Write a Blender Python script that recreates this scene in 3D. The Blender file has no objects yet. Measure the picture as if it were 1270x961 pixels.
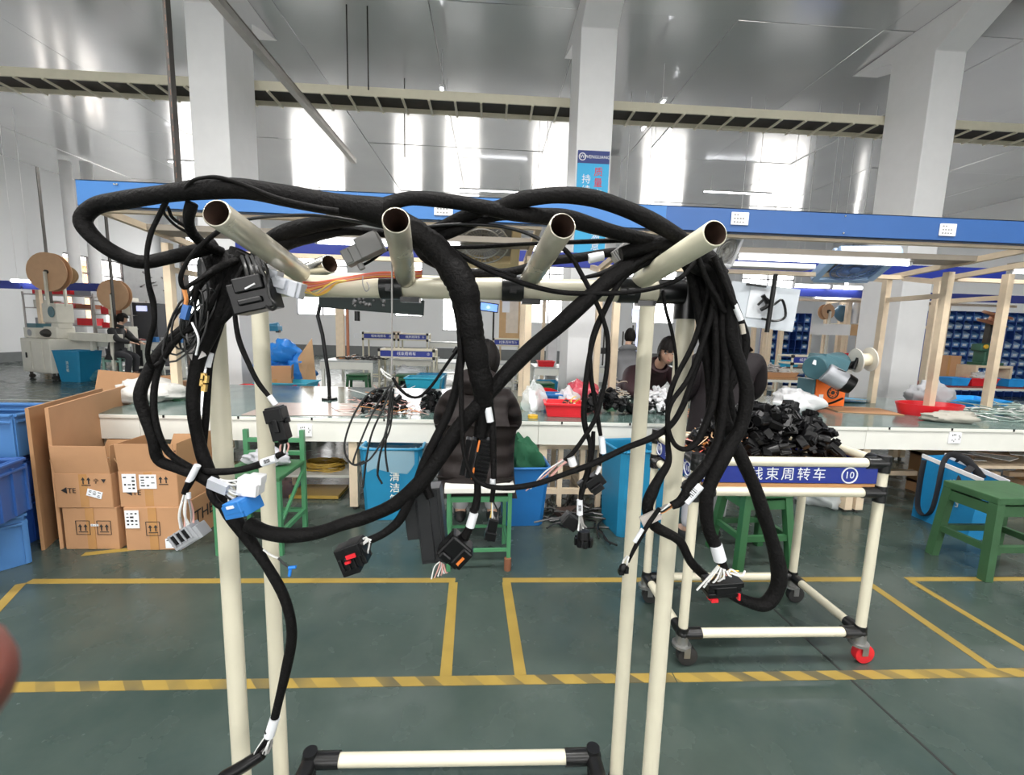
import bpy, bmesh, math, random
from math import sin, cos, pi, radians, atan2, sqrt
from mathutils import Vector, Matrix, Quaternion
random.seed(7)
scn = bpy.context.scene
COL = scn.collection
# ---------------------------------------------------------------- camera
FPX = 540.0
PIT, YAW, ROL = radians(7.44), radians(3.06), radians(1.6)
CAM = Vector((0, 0, 1.6))
c_f = Vector((sin(YAW)*cos(PIT), cos(YAW)*cos(PIT), -sin(PIT)))
_r = Vector((cos(YAW), -sin(YAW), 0)); _u = _r.cross(c_f)
c_r = cos(ROL)*_r + sin(ROL)*_u
c_u = -sin(ROL)*_r + cos(ROL)*_u
cd = bpy.data.cameras.new('camera'); cam = bpy.data.objects.new('camera', cd); COL.objects.link(cam)
cd.sensor_width = 36; cd.lens = 36*FPX/1270; cd.clip_start = .01; cd.clip_end = 200
mw = Matrix((( c_r.x, c_u.x, -c_f.x, CAM.x), (c_r.y, c_u.y, -c_f.y, CAM.y), (c_r.z, c_u.z, -c_f.z, CAM.z), (0, 0, 0, 1)))
cam.matrix_world = mw
scn.camera = cam
cd.dof.use_dof = True; cd.dof.focus_distance = 1.6; cd.dof.aperture_fstop = 15.0
# ---------------------------------------------------------------- world, light, exposure
w = bpy.data.worlds.new('sky'); scn.world = w; w.use_nodes = True
bg = w.node_tree.nodes['Background']; bg.inputs[0].default_value = (1, .985, .965, 1); bg.inputs[1].default_value = 7.0
scn.view_settings.view_transform = 'Standard'; scn.view_settings.look = 'None'
scn.view_settings.gamma = 1; scn.view_settings.exposure = 0.0
scn.view_settings.use_curve_mapping = False

# ---------------------------------------------------------------- helpers
def ray(x, y): return (c_r*((x-635)/FPX) - c_u*((y-480.5)/FPX) + c_f)
def at(x, y, Y):                # point seen at photo pixel x, y that stands at real depth Y
    v = ray(x, y); return CAM + v*(Y/v.y)
def on(x, y, z):                # the same on a level z
    v = ray(x, y); return CAM + v*((z-CAM.z)/v.z)
def depth(p): return (Vector(p)-CAM).dot(c_f)

MATS = {}
def M(name, col, rough=.5, metal=0., var=.08, scale=6., bump=0., bscale=60., spec=.5, coat=0., rvar=0.):
    if name in MATS: return MATS[name]
    m = bpy.data.materials.new(name); m.use_nodes = True; nt = m.node_tree; n = nt.nodes; l = nt.links
    b = n['Principled BSDF']; b.inputs['Roughness'].default_value = rough; b.inputs['Metallic'].default_value = metal
    b.inputs['Specular IOR Level'].default_value = spec; b.inputs['Coat Weight'].default_value = coat
    tc = n.new('ShaderNodeTexCoord')
    if var or rvar:
        nz = n.new('ShaderNodeTexNoise'); nz.inputs['Scale'].default_value = scale; nz.inputs['Detail'].default_value = 5
        l.new(tc.outputs['Object'], nz.inputs['Vector'])
        mx = n.new('ShaderNodeMix'); mx.data_type = 'RGBA'; l.new(nz.outputs['Fac'], mx.inputs[0])
        mx.inputs[6].default_value = (*[max(0, c*(1-2*var)) for c in col], 1); mx.inputs[7].default_value = (*[min(1, c*(1+2*var)) for c in col], 1)
        l.new(mx.outputs[2], b.inputs['Base Color'])
        if rvar:
            mr = n.new('ShaderNodeMapRange'); mr.inputs[1].default_value = .3; mr.inputs[2].default_value = .7
            mr.inputs[3].default_value = max(.02, rough-rvar); mr.inputs[4].default_value = rough+rvar
            l.new(nz.outputs['Fac'], mr.inputs[0]); l.new(mr.outputs[0], b.inputs['Roughness'])
    else: b.inputs['Base Color'].default_value = (*col, 1)
    if bump:
        nb = n.new('ShaderNodeTexNoise'); nb.inputs['Scale'].default_value = bscale; nb.inputs['Detail'].default_value = 3
        l.new(tc.outputs['Object'], nb.inputs['Vector'])
        bp = n.new('ShaderNodeBump'); bp.inputs['Strength'].default_value = bump; bp.inputs['Distance'].default_value = .01
        l.new(nb.outputs['Fac'], bp.inputs['Height']); l.new(bp.outputs[0], b.inputs['Normal'])
    MATS[name] = m; return m
def EM(name, col, s):
    if name in MATS: return MATS[name]
    m = bpy.data.materials.new(name); m.use_nodes = True; b = m.node_tree.nodes['Principled BSDF']
    b.inputs['Base Color'].default_value = (.8, .8, .8, 1); b.inputs['Emission Color'].default_value = (*col, 1); b.inputs['Emission Strength'].default_value = s
    MATS[name] = m; return m
def GL(name, col, alpha, rough=.1):          # thin clear plastic or glass: part transparent, part glossy
    m = bpy.data.materials.new(name); m.use_nodes = True; nt = m.node_tree; b = nt.nodes['Principled BSDF']
    b.inputs['Base Color'].default_value = (*col, 1); b.inputs['Roughness'].default_value = rough; b.inputs['Alpha'].default_value = alpha
    MATS[name] = m; return m

class MB:
    def __init__(s): s.v = []; s.f = []; s.m = []; s.s = []
    def add(s, vs, fs, mi=0, sm=False):
        o = len(s.v); s.v += [Vector(v) for v in vs]
        for f in fs: s.f.append([i+o for i in f]); s.m.append(mi); s.s.append(sm)
        return s
    def box(s, c, d, R=None, mi=0, taper=1.0):
        c = Vector(c); x, y, z = d[0]/2, d[1]/2, d[2]/2; t = taper
        vs = [Vector(p) for p in ((-x*t,-y*t,-z),(x*t,-y*t,-z),(x*t,y*t,-z),(-x*t,y*t,-z),(-x,-y,z),(x,-y,z),(x,y,z),(-x,y,z))]
        if R is not None: vs = [R @ v for v in vs]
        return s.add([c+v for v in vs], [(0,3,2,1),(4,5,6,7),(0,1,5,4),(1,2,6,5),(2,3,7,6),(3,0,4,7)], mi)
    def b2(s, a, b, mi=0):      # box by two corners
        a, b = Vector(a), Vector(b); return s.box((a+b)/2, [abs(b[i]-a[i]) for i in range(3)], None, mi)
    def bar(s, a, b, wx, wz, up=(0,0,1), mi=0):   # square bar between two points
        a, b = Vector(a), Vector(b); d = (b-a); L = d.length; d.normalize(); up = Vector(up)
        if abs(d.dot(up)) > .98: up = Vector((0,1,0))
        x = d.cross(up).normalized(); z = x.cross(d)
        return s.box((a+b)/2, (wx, L, wz), Matrix((x, d, z)).transposed(), mi)
    def tube(s, pts, r, n=10, mi=0, cap=True, sq=1.0):
        pts = [Vector(p) for p in pts]; k = len(pts)
        if not hasattr(r, '__len__'): r = [r]*k
        t0 = (pts[1]-pts[0]).normalized(); a = Vector((0,0,1)) if abs(t0.z) < .9 else Vector((0,1,0))
        x = t0.cross(a).normalized(); o = len(s.v); prev = t0
        for i, p in enumerate(pts):
            t = (pts[min(i+1,k-1)]-pts[max(i-1,0)])
            t = t.normalized() if t.length > 1e-9 else prev
            q = prev.rotation_difference(t); x = q @ x; x = (x - t*x.dot(t)).normalized(); y = t.cross(x); prev = t
            for j in range(n):
                an = 2*pi*j/n; s.v.append(p + (x*cos(an)+y*sin(an)*sq)*r[i])
        for i in range(k-1):
            for j in range(n):
                j2 = (j+1) % n; s.f.append([o+i*n+j, o+i*n+j2, o+(i+1)*n+j2, o+(i+1)*n+j]); s.m.append(mi); s.s.append(True)
        if cap:
            s.f.append([o+j for j in range(n)][::-1]); s.m.append(mi); s.s.append(False)
            s.f.append([o+(k-1)*n+j for j in range(n)]); s.m.append(mi); s.s.append(False)
        return s
    def cyl(s, a, b, r, r2=None, n=12, mi=0, cap=True): return s.tube([a, b], [r, r if r2 is None else r2], n, mi, cap)
    def pipe(s, a, b, ro, ri, n=20, mi=0, mi2=0):   # hollow pipe, open at b
        a, b = Vector(a), Vector(b); d = (b-a); L = d.length; d.normalize()
        pr = [(0,0),(ro,0),(ro,L-.0015),(ro-.0015,L),(ri,L),(ri,.01),(0,.01)]
        return s.lathe(pr, n, a, d, [mi,mi,mi,mi,mi2,mi2])
    def lathe(s, prof, n=20, o=(0,0,0), ax=(0,0,1), mi=0):
        o = Vector(o); ax = Vector(ax).normalized(); h = Vector((1,0,0)) if abs(ax.x) < .9 else Vector((0,1,0))
        x = ax.cross(h).normalized(); y = ax.cross(x); b = len(s.v); k = len(prof)
        for (r, z) in prof:
            for j in range(n):
                an = 2*pi*j/n; s.v.append(o + ax*z + (x*cos(an)+y*sin(an))*max(r, 1e-5))
        for i in range(k-1):
            mm = mi[i] if hasattr(mi, '__len__') else mi
            for j in range(n):
                j2 = (j+1) % n; s.f.append([b+i*n+j, b+i*n+j2, b+(i+1)*n+j2, b+(i+1)*n+j]); s.m.append(mm); s.s.append(True)
        return s
    def sph(s, c, r, n=12, m=8, R=None, mi=0, fn=None):
        c = Vector(c); r = r if hasattr(r, '__len__') else (r, r, r); vs = []; fs = []
        for i in range(m+1):
            th = pi*i/m
            for j in range(n):
                ph = 2*pi*j/n; d = Vector((sin(th)*cos(ph), sin(th)*sin(ph), cos(th)))
                p = Vector((d.x*r[0], d.y*r[1], d.z*r[2]))
                if fn: p = fn(d, p)
                vs.append(c + (R @ p if R is not None else p))
        for i in range(m):
            for j in range(n):
                j2 = (j+1) % n; fs.append((i*n+j, (i+1)*n+j, (i+1)*n+j2, i*n+j2))
        return s.add(vs, fs, mi, True)
    def prism(s, poly, a, b, mi=0):   # poly: list of points as functions of an offset vector a->b
        k = len(poly); d = Vector(b)-Vector(a); P = [Vector(p)+Vector(a) for p in poly]; Q = [p+d for p in P]
        return s.add(P+Q, [list(range(k))[::-1], [k+i for i in range(k)]] + [(i, (i+1) % k, k+(i+1) % k, k+i) for i in range(k)], mi)
    def build(s, name, mats, parent=None, loc=None, bev=0, smooth_angle=None):
        me = bpy.data.meshes.new(name)
        base = Vector(loc) if loc is not None else (ORG.get(parent.name, Vector()) if parent else Vector())
        me.from_pydata([v-base for v in s.v], [], s.f)
        for m in (mats if isinstance(mats, (list, tuple)) else [mats]): me.materials.append(m)
        me.polygons.foreach_set('material_index', s.m); me.polygons.foreach_set('use_smooth', s.s)
        bm = bmesh.new(); bm.from_mesh(me); bmesh.ops.recalc_face_normals(bm, faces=bm.faces)
        for e in bm.edges:
            if len(e.link_faces) == 2 and e.calc_face_angle() > .95: e.smooth = False
        bm.to_mesh(me); bm.free()
        o = bpy.data.objects.new(name, me); COL.objects.link(o)
        if parent: o.parent = parent; ORG[o.name] = base
        else: o.location = base; ORG[o.name] = base
        if bev:
            b = o.modifiers.new('bevel', 'BEVEL'); b.width = bev; b.segments = 2; b.limit_method = 'ANGLE'; b.angle_limit = radians(50)
        return o
ORG = {}
def tag(o, label, cat, group=None, kind=None):
    o['label'] = label; o['category'] = cat
    if group: o['group'] = group
    if kind: o['kind'] = kind
    return o
def thing(name, label, cat, loc=(0,0,0), group=None):
    o = bpy.data.objects.new(name, None); COL.objects.link(o); o.location = loc; o.empty_display_size = .05
    ORG[o.name] = Vector(loc); return tag(o, label, cat, group)
def single(mb, name, mats, label, cat, group=None, loc=None, bev=0, kind=None):
    if loc is None:
        xs = [v.x for v in mb.v]; ys = [v.y for v in mb.v]; zs = [v.z for v in mb.v]
        loc = ((min(xs)+max(xs))/2, (min(ys)+max(ys))/2, min(zs))
    return tag(mb.build(name, mats, None, loc, bev), label, cat, group, kind)
def struct(mb, name, mats, bev=0):
    o = mb.build(name, mats, None, (0,0,0), bev); o['kind'] = 'structure'; return o
def dup(root, loc, rz=0, label=None, group=None, rot=None, sc=None):
    r = root.copy(); COL.objects.link(r); r.location = loc; r.rotation_euler = rot if rot else (0,0,rz)
    if sc: r.scale = (sc, sc, sc) if not hasattr(sc, '__len__') else sc
    if label: r['label'] = label
    if group: r['group'] = group
    for ch in list(root.children):
        c = ch.copy(); COL.objects.link(c); c.parent = r
        for g in list(ch.children):
            d = g.copy(); COL.objects.link(d); d.parent = c
    return r
def spline(pts, step=6):
    P = [Vector(p) for p in pts]; P = [P[0]*2-P[1]] + P + [P[-1]*2-P[-2]]; out = []
    for i in range(1, len(P)-2):
        a, b, c, d = P[i-1], P[i], P[i+1], P[i+2]
        for k in range(step):
            t = k/step; out.append(.5*((2*b)+(c-a)*t+(2*a-5*b+4*c-d)*t*t+(3*b-a-3*c+d)*t**3))
    out.append(P[-2]); return out
def text(body, size, m, parent, R, pos, align='CENTER', ext=.0006, name='lettering', xs=1, sp=1.0):
    cu = bpy.data.curves.new(name, 'FONT'); cu.body = body; cu.size = size; cu.align_x = align; cu.align_y = 'CENTER'; cu.extrude = ext; cu.space_character = sp
    cu.resolution_u = 2; cu.materials.append(m); o = bpy.data.objects.new(name, cu); COL.objects.link(o)
    base = ORG.get(parent.name, Vector()); o.parent = parent
    o.matrix_local = Matrix.Translation(Vector(pos)-base) @ R.to_4x4() @ Matrix.Diagonal((xs, 1, 1, 1)); return o
RF = Matrix.Rotation(pi/2, 3, 'X')                    # flat print facing the camera side (-Y)
def ry(a): return Matrix.Rotation(radians(a), 3, 'Y')
def rx(a): return Matrix.Rotation(radians(a), 3, 'X')
def rz(a): return Matrix.Rotation(radians(a), 3, 'Z')

# ---------------------------------------------------------------- materials
cream = M('cream_pipe', (.69,.65,.51), .32, var=.03, scale=9)
woodc = M('pale_wood', (.70,.57,.41), .55, var=.07, scale=14, bump=.1)
white = M('white_paint', (.80,.80,.80), .5, var=.02)
apronm = M('apron_white', (.74,.74,.68), .45, var=.04, scale=5)
blackp = M('black_plastic', (.005,.005,.0055), .3, var=.1, spec=.28)
blackj = M('black_joint', (.007,.007,.0075), .3, var=.1)
greyp = M('grey_plastic', (.33,.34,.36), .45, var=.05)
lgrey = M('light_grey_plastic', (.55,.57,.62), .45, var=.04)
whitep = M('white_plastic', (.82,.82,.84), .4, var=.02)
labelw = M('label_white', (.80,.82,.85), .5, var=.02)
steel = M('bare_steel', (.62,.60,.55), .25, 1., var=.06, scale=20)
chrome = M('chrome', (.75,.75,.75), .12, 1., var=.02)
dsteel = M('dark_steel', (.06,.055,.05), .5, .6, var=.15)
blue = M('beam_blue', (.028,.10,.30), .4, var=.05, scale=2)
navy = M('sign_navy', (.012,.03,.26), .4, var=.03)
binblue = M('bin_blue', (.012,.20,.37), .4, var=.06)
binblue2 = M('bin_deep_blue', (.01,.13,.38), .4, var=.06)
crateb = M('crate_blue', (.055,.17,.40), .45, var=.08, scale=4)
green = M('stool_green', (.03,.125,.045), .45, var=.1, scale=9)
lgreen = M('frame_green', (.06,.22,.10), .4, var=.06)
card = M('cardboard', (.46,.25,.125), .75, var=.06, scale=5, bump=.05)
cardd = M('cardboard_dark', (.38,.21,.10), .8, var=.08, scale=5)
ply = M('plywood', (.50,.31,.16), .6, var=.12, scale=3)
red = M('red_plastic', (.70,.02,.03), .35, var=.05)
orange = M('orange_plastic', (.80,.16,.02), .4, var=.04)
yellow = M('yellow_plastic', (.75,.45,.03), .45, var=.06)
skinm = M('skin', (.62,.38,.27), .5, var=.04, scale=20)
hairm = M('hair', (.008,.0065,.006), .6, var=.2, scale=60, bump=.3, bscale=150, spec=.15)
rubber = M('rubber', (.02,.02,.02), .7)
teal = M('machine_teal', (.06,.15,.18), .4, var=.05)
kraft = M('reel_kraft', (.50,.31,.18), .7, var=.06)
matg = M('worktop_mat', (.10,.16,.145), .16, var=.15, scale=2.5, rvar=.05)
inkb = M('ink_black', (.02,.02,.02), .7, var=0)
inkw = M('ink_white', (.85,.87,.9), .5, var=0)
inkr = M('ink_red', (.75,.03,.04), .5, var=0)
tubee = EM('tube_light', (.95,.96,1), 9)
clear = GL('clear_film', (.9,.92,.95), .35, .15)
glass = GL('window_glass', (.9,.95,1), .08, .02)
foil = GL('clear_wrap', (.85,.9,.9), .45, .12)
def tape_mat():
    return M('cloth_tape', (.0065,.006,.006), .62, var=.2, scale=30, bump=.35, bscale=160, spec=.13)
tapem = tape_mat()
corr = M('corrugated_tube', (.007,.007,.0075), .38, var=.1)
# ================================================================ hall
CEIL = 7.0; SLOPE = .015; FARY = 24.0; LX, RX = -17.0, 20.0
def floor_mat():
    m = M('floor_epoxy', (.038,.062,.054), .2, var=.0)
    nt = m.node_tree; n = nt.nodes; l = nt.links; b = n['Principled BSDF']; tc = n.new('ShaderNodeTexCoord')
    a = n.new('ShaderNodeTexNoise'); a.inputs['Scale'].default_value = .8; a.inputs['Detail'].default_value = 8; a.inputs['Roughness'].default_value = .65
    l.new(tc.outputs['Object'], a.inputs['Vector'])
    r = n.new('ShaderNodeValToRGB'); r.color_ramp.elements[0].position = .32; r.color_ramp.elements[0].color = (.028,.048,.042,1)
    r.color_ramp.elements[1].position = .72; r.color_ramp.elements[1].color = (.075,.096,.084,1); l.new(a.outputs['Fac'], r.inputs[0]); l.new(r.outputs[0], b.inputs['Base Color'])
    c = n.new('ShaderNodeTexNoise'); c.inputs['Scale'].default_value = 5; c.inputs['Detail'].default_value = 6; l.new(tc.outputs['Object'], c.inputs['Vector'])
    mr = n.new('ShaderNodeMapRange'); mr.inputs[1].default_value = .3; mr.inputs[2].default_value = .7; mr.inputs[3].default_value = .13; mr.inputs[4].default_value = .34
    l.new(c.outputs['Fac'], mr.inputs[0]); l.new(mr.outputs[0], b.inputs['Roughness'])
    bp = n.new('ShaderNodeBump'); bp.inputs['Strength'].default_value = .012; bp.inputs['Distance'].default_value = .02; l.new(a.outputs['Fac'], bp.inputs['Height']); l.new(bp.outputs[0], b.inputs['Normal'])
    return m
fl = struct(MB().b2((LX-.3,-9,-.2), (RX+.3,FARY+.3,0)), 'floor', floor_mat())
a, b_ = on(945,742,0), on(1200,975,0); a.z = b_.z = .0006
j = MB().bar(a, b_, .012, .0012).build('floor_joint', M('joint_dark', (.012,.014,.013), .8), fl); j['kind'] = 'structure'
# tape marks on the floor
def tape_floor(hatch):
    nm = 'floor_tape_hatched' if hatch else 'floor_tape'
    m = M(nm, (.30,.205,.042), .5, var=.14, scale=7)
    if hatch:
        nt = m.node_tree; n = nt.nodes; l = nt.links; b = n['Principled BSDF']; old = b.inputs['Base Color'].links[0].from_socket
        tc = n.new('ShaderNodeTexCoord'); wv = n.new('ShaderNodeTexWave'); wv.bands_direction = 'DIAGONAL'; wv.inputs['Scale'].default_value = 3.4
        mp = n.new('ShaderNodeMapping'); mp.inputs['Rotation'].default_value = (0,0,0); l.new(tc.outputs['Object'], mp.inputs[0]); l.new(mp.outputs[0], wv.inputs[0])
        rp = n.new('ShaderNodeValToRGB'); rp.color_ramp.elements[0].position = .56; rp.color_ramp.elements[1].position = .62
        l.new(wv.outputs['Fac'], rp.inputs[0]); mx = n.new('ShaderNodeMix'); mx.data_type = 'RGBA'; mx.inputs[7].default_value = (.085,.075,.04,1)
        ns = n.new('ShaderNodeTexNoise'); ns.inputs['Scale'].default_value = 3; l.new(tc.outputs['Object'], ns.inputs[0])
        mm = n.new('ShaderNodeMath'); mm.operation = 'MULTIPLY'; l.new(rp.outputs[0], mm.inputs[0]); mq = n.new('ShaderNodeMapRange'); mq.inputs[1].default_value = .35; mq.inputs[2].default_value = .6; mq.inputs[3].default_value = .25; mq.inputs[4].default_value = .95; l.new(ns.outputs['Fac'], mq.inputs[0]); l.new(mq.outputs[0], mm.inputs[1])
        l.new(mm.outputs[0], mx.inputs[0]); l.new(old, mx.inputs[6]); l.new(mx.outputs[2], b.inputs['Base Color'])
    return m
ty, th = tape_floor(0), tape_floor(1)
NT = [0]
def strip(a, b, wd, m):
    NT[0] += 1
    mb = MB().bar((a[0],a[1],.001), (b[0],b[1],.001), wd, .002); return struct(mb, 'trim_%d' % NT[0], m)
strip((-2.75,1.815), (.9,1.815), .055, th); strip((.905,1.815), (4.6,1.815), .055, th)
strip((-2.78,2.625), (-.19,2.625), .05, ty); strip((.115,2.625), (2.57,2.625), .05, ty)
strip((-.2,2.6), (-.172,1.843), .055, ty); strip((.138,2.6), (.176,1.843), .055, ty)
strip((2.55,2.6), (2.53,1.843), .05, ty); strip((2.86,2.625), (4.2,2.625), .045, ty); strip((2.87,2.6), (2.865,1.843), .045, ty)
strip((-2.8,2.6), (-2.45,1.9), .05, ty); strip((-2.75,2.95), (-2.45,3.03), .05, ty)
strip((-9,6.9), (-4,7.3), .05, M('floor_white_line', (.5,.52,.5), .5)); strip((-11,8.8), (-5,8.9), .05, MATS['floor_white_line'])
# walls
wallm = M('wall_paint', (.76,.77,.78), .6, var=.02, scale=.6)
wins = []
def wx(x1, x2, y1, y2): a, b = at(x1,y1,FARY), at(x2,y2,FARY); return (a.x, b.x, b.z, a.z)
for (x1, x2, y1, y2) in ((222,296,330,400),(366,432,330,392),(489,524,330,393),(549,592,330,411),(655,706,330,402),(788,836,330,402),(922,980,330,402),(1050,1104,330,402),(1150,1190,330,395)):
    a_, b_, z0_, z1_ = wx(x1, x2, y1, y2); wins.append((a_, b_, z0_, 6.3))
WH = 7.4
def wall_holes(name, u0, u1, holes, mk):       # wall along u with window openings, one mesh
    mb = MB(); us = u0
    for (a, b, z0, z1) in holes:
        mk(mb, us, a, 0, WH); mk(mb, a, b, 0, z0); mk(mb, a, b, z1, WH); us = b
    mk(mb, us, u1, 0, WH); return struct(mb, name, wallm)
wall_holes('wall_back', LX-.3, RX+.3, wins, lambda mb, a, b, z0, z1: mb.b2((a,FARY,z0), (b,FARY+.3,z1)))
lw = [(18.7,21.6,1.4,4.2)]
wall_holes('wall_left', -9, FARY, lw, lambda mb, a, b, z0, z1: mb.b2((LX-.3,a,z0), (LX,b,z1)))
struct(MB().b2((RX,-9,0), (RX+.3,FARY,WH)), 'wall_right', wallm)
fw = [(-14,-9.5,1,4.6),(-7,-2.5,1,4.6),(2,6.5,1,4.6),(9,13.5,1,4.6)]
wall_holes('wall_front', LX-.3, RX+.3, fw, lambda mb, a, b, z0, z1: mb.b2((a,-9.3,z0), (b,-9,z1)))
struct(MB().b2((LX,FARY-.03,0), (RX,FARY,.55)), 'baseboard_back', M('dado_grey', (.16,.17,.17), .6))
struct(MB().b2((LX,-9,0), (LX+.03,FARY,.35)), 'baseboard_left', MATS['dado_grey'])
frm = M('window_frame_grey', (.30,.31,.33), .4, var=.02)
frd = M('window_frame_dark', (.06,.05,.05), .4, var=.02)
def window(i, P, ub, zb, m, bars=0):     # P(u, d, z) -> point ; ub verticals, zb horizontals at the ends and between
    mb = MB(); u0, u1, z0, z1 = ub[0], ub[-1], zb[0], zb[-1]
    fr = MB()
    for u in (u0, u1): fr.bar(P(u,0,z0), P(u,0,z1), .09, .09)
    for z in (z0, z1): fr.bar(P(u0,0,z), P(u1,0,z), .09, .09)
    root = struct(fr, 'window_%d' % i, m)
    for u in ub[1:-1]: o = MB().bar(P(u,0,z0), P(u,0,z1), .06, .06).build('mullion', m, root)
    for z in zb[1:-1]: o = MB().bar(P(u0,0,z), P(u1,0,z), .06, .06).build('rail', m, root)
    for a, b in zip(ub[:-1], ub[1:]):
        for c, d in zip(zb[:-1], zb[1:]):
            g = MB(); p, q = P(a,.02,c), P(b,.02,d)
            g.add([P(a,.02,c), P(b,.02,c), P(b,.02,d), P(a,.02,d)], [(0,1,2,3)]); g.build('pane', glass, root)
    for k in range(bars):
        u = u0+(u1-u0)*(k+1)/(bars+1); MB().cyl(P(u,.12,z0), P(u,.12,z1), .018, n=6).build('security_bar', white, root)
for i, (a, b, z0, z1) in enumerate(wins):
    window(i+1, lambda u, d, z: Vector((u, FARY+.08-d*1.5, z)), [a, (a+b)/2, b], [z0, z0+(z1-z0)*.62, z1], frm, 6 if i == 3 else 0)
for k, (a, b, z0, z1) in enumerate(lw):
    n = 5
    window(20+k, lambda u, d, z: Vector((LX-.1+d, u, z)), [a+(b-a)*q/n for q in range(n+1)], [z0, z0+1.1, z0+2.1, z1], frd)
for k, (a, b, z0, z1) in enumerate(fw): window(30+k, lambda u, d, z: Vector((u, -9.1+d, z)), [a+(b-a)*q/3 for q in range(4)], [z0, z0+1.2, z1], frm)
# what stands outside the left windows
struct(MB().b2((-36,8,-.2), (-30,36,5.4)).b2((-36,8,5.4), (-29.6,36,5.8)), 'exterior_building_wall', M('brick_ochre', (.62,.33,.17), .8, var=.1, scale=.5))
struct(MB().b2((-70,-20,-.4), (70,70,-.25)), 'ground', M('yard_concrete', (.52,.51,.49), .8))
# ceiling of big polished panels
cm = M('ceiling_panel', (.88,.88,.885), .15, .52, var=.05, scale=.5, rvar=.04, bump=.012, bscale=1.2)
roof = lambda y: CEIL+max(0, y-8.05)*SLOPE
ce = struct(MB().prism([(0,-9,CEIL+.06),(0,8.05,CEIL+.06),(0,FARY,roof(FARY)+.06),(0,FARY,roof(FARY)+.3),(0,-9,CEIL+.3)], (LX,0,0), (RX,0,0)), 'ceiling', white)
pm = {}
ybr = [-9,-3.3,2.4,8.05,14.2,19.0,FARY]; nx = 14; dx = (RX-LX)/nx
for iy in range(len(ybr)-1):
    for ix in range(nx):
        hy = ybr[iy+1]-ybr[iy]
        if iy not in pm:
            mb = MB().b2((.006,.012,0), (dx-.006,hy-.012,.035)); o = mb.build('ceiling_panel', cm, ce, (0,0,0), .004); pm[iy] = o
        else:
            o = pm[iy].copy(); COL.objects.link(o)
        o.location = (LX+ix*dx, ybr[iy], roof(ybr[iy])+random.uniform(0,.004)); sl = math.atan((roof(ybr[iy+1])-roof(ybr[iy]))/hy); o.rotation_euler = (sl+random.uniform(-.004,.004), random.uniform(-.004,.004), 0)
# pillars with haunches
def pillar(x0, x1, n):
    prof = [(0,7.6,0),(0,7.6,6.45),(0,6.75,CEIL),(0,9.4,CEIL),(0,8.45,6.7),(0,8.45,0)]
    struct(MB().prism(prof, (x0,0,0), (x1,0,0)), 'pillar' if not n else 'pillar.%03d' % n, white, .01)
for n, (x0, x1) in enumerate(((-4.78,-4.2),(1.36,1.95),(7.35,7.9),(-10.8,-10.2))): 
    if n < 3: pillar(x0, x1, n)
for n, x in enumerate((-14.9,-14.2)):
    struct(MB().cyl((x,16.8,0), (x,16.8,CEIL), .17, n=16), 'wall_downpipe' if not n else 'wall_downpipe.001', white)
struct(MB().b2((3.4,14,0), (3.9,14.6,CEIL)), 'pillar.003', white, .01)
# cable tray along the pillars
tr = thing('cable_tray', 'long cream ladder cable tray running high past the three pillars', 'cable tray', (0,8.55,5.65))
MB().b2((LX,8.5,5.68), (RX,8.53,5.83)).build('side_rail', cream, tr); MB().b2((LX,9.05,5.68), (RX,9.08,5.83)).build('side_rail', cream, tr)
mb = MB().b2((LX,8.53,5.76), (RX,9.05,5.80)).build('tray_cables', dsteel, tr)
proto = None
for k in range(70):
    x = LX+.3+k*.47
    if proto is None: proto = MB().b2((x-.02,8.5,5.655), (x+.02,9.08,5.685)).build('rung', cream, tr)
    else: o = proto.copy(); COL.objects.link(o); o.location = (k*.47,0,0)
# steel channel running to the back, dark posts, hanging rods
single(MB().bar((-3.28,4.6,5.32), (-3.33,11.2,5.5), .11,.09).bar((-3.28,4.6,5.375), (-3.33,11.2,5.555), .13,.01), 'steel_channel', M('galvanised', (.42,.40,.37), .4, .7, var=.1), 'grey steel channel running overhead beside the left pillar', 'steel channel')
def slotted(x, y, z0, z1, lab, w_=.075):
    t = thing('slotted_post', lab, 'post', (x,y,z0)); m = MB().bar((x,y,z0), (x,y,z1), w_, .01, (0,1,0)).bar((x+w_/2,y-w_/2,z0), (x+w_/2,y-w_/2,z1), .008, w_, (0,1,0)); m.build('angle', dsteel, t)
    h = MB(); k = int((z1-z0)/.12)
    for q in range(k): h.box((x,y-.008,z0+.06+q*.12), (w_*.35,.004,.055))
    s = h.build('slots', M('slot_rust', (.34,.14,.08), .8), t); s['kind'] = 'stuff'
slotted(-3.43,5.18,.83,CEIL,'dark slotted steel post rising from the workbench to the ceiling')
slotted(-11.5,12.2,0,5.35,'dark slotted post behind the brown cable reel')
slotted(-9.7,11.9,0,5.0,'dark slotted post in front of the left window')
for i, (x, y, z1) in enumerate(((-2.55,8.3,CEIL),(-2.2,8.3,CEIL),(-2.0,10.5,CEIL))):
    single(MB().cyl((x,y,5.4 if i == 2 else 5.68), (x,y,roof(y)+.03), .012, n=6), 'hanging_rod', dsteel, ['thin rod hanging the cable tray next to the left pillar','second thin rod hanging the cable tray, further from the left pillar','thin rod from the ceiling behind the cable tray'][i], 'rod')
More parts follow.
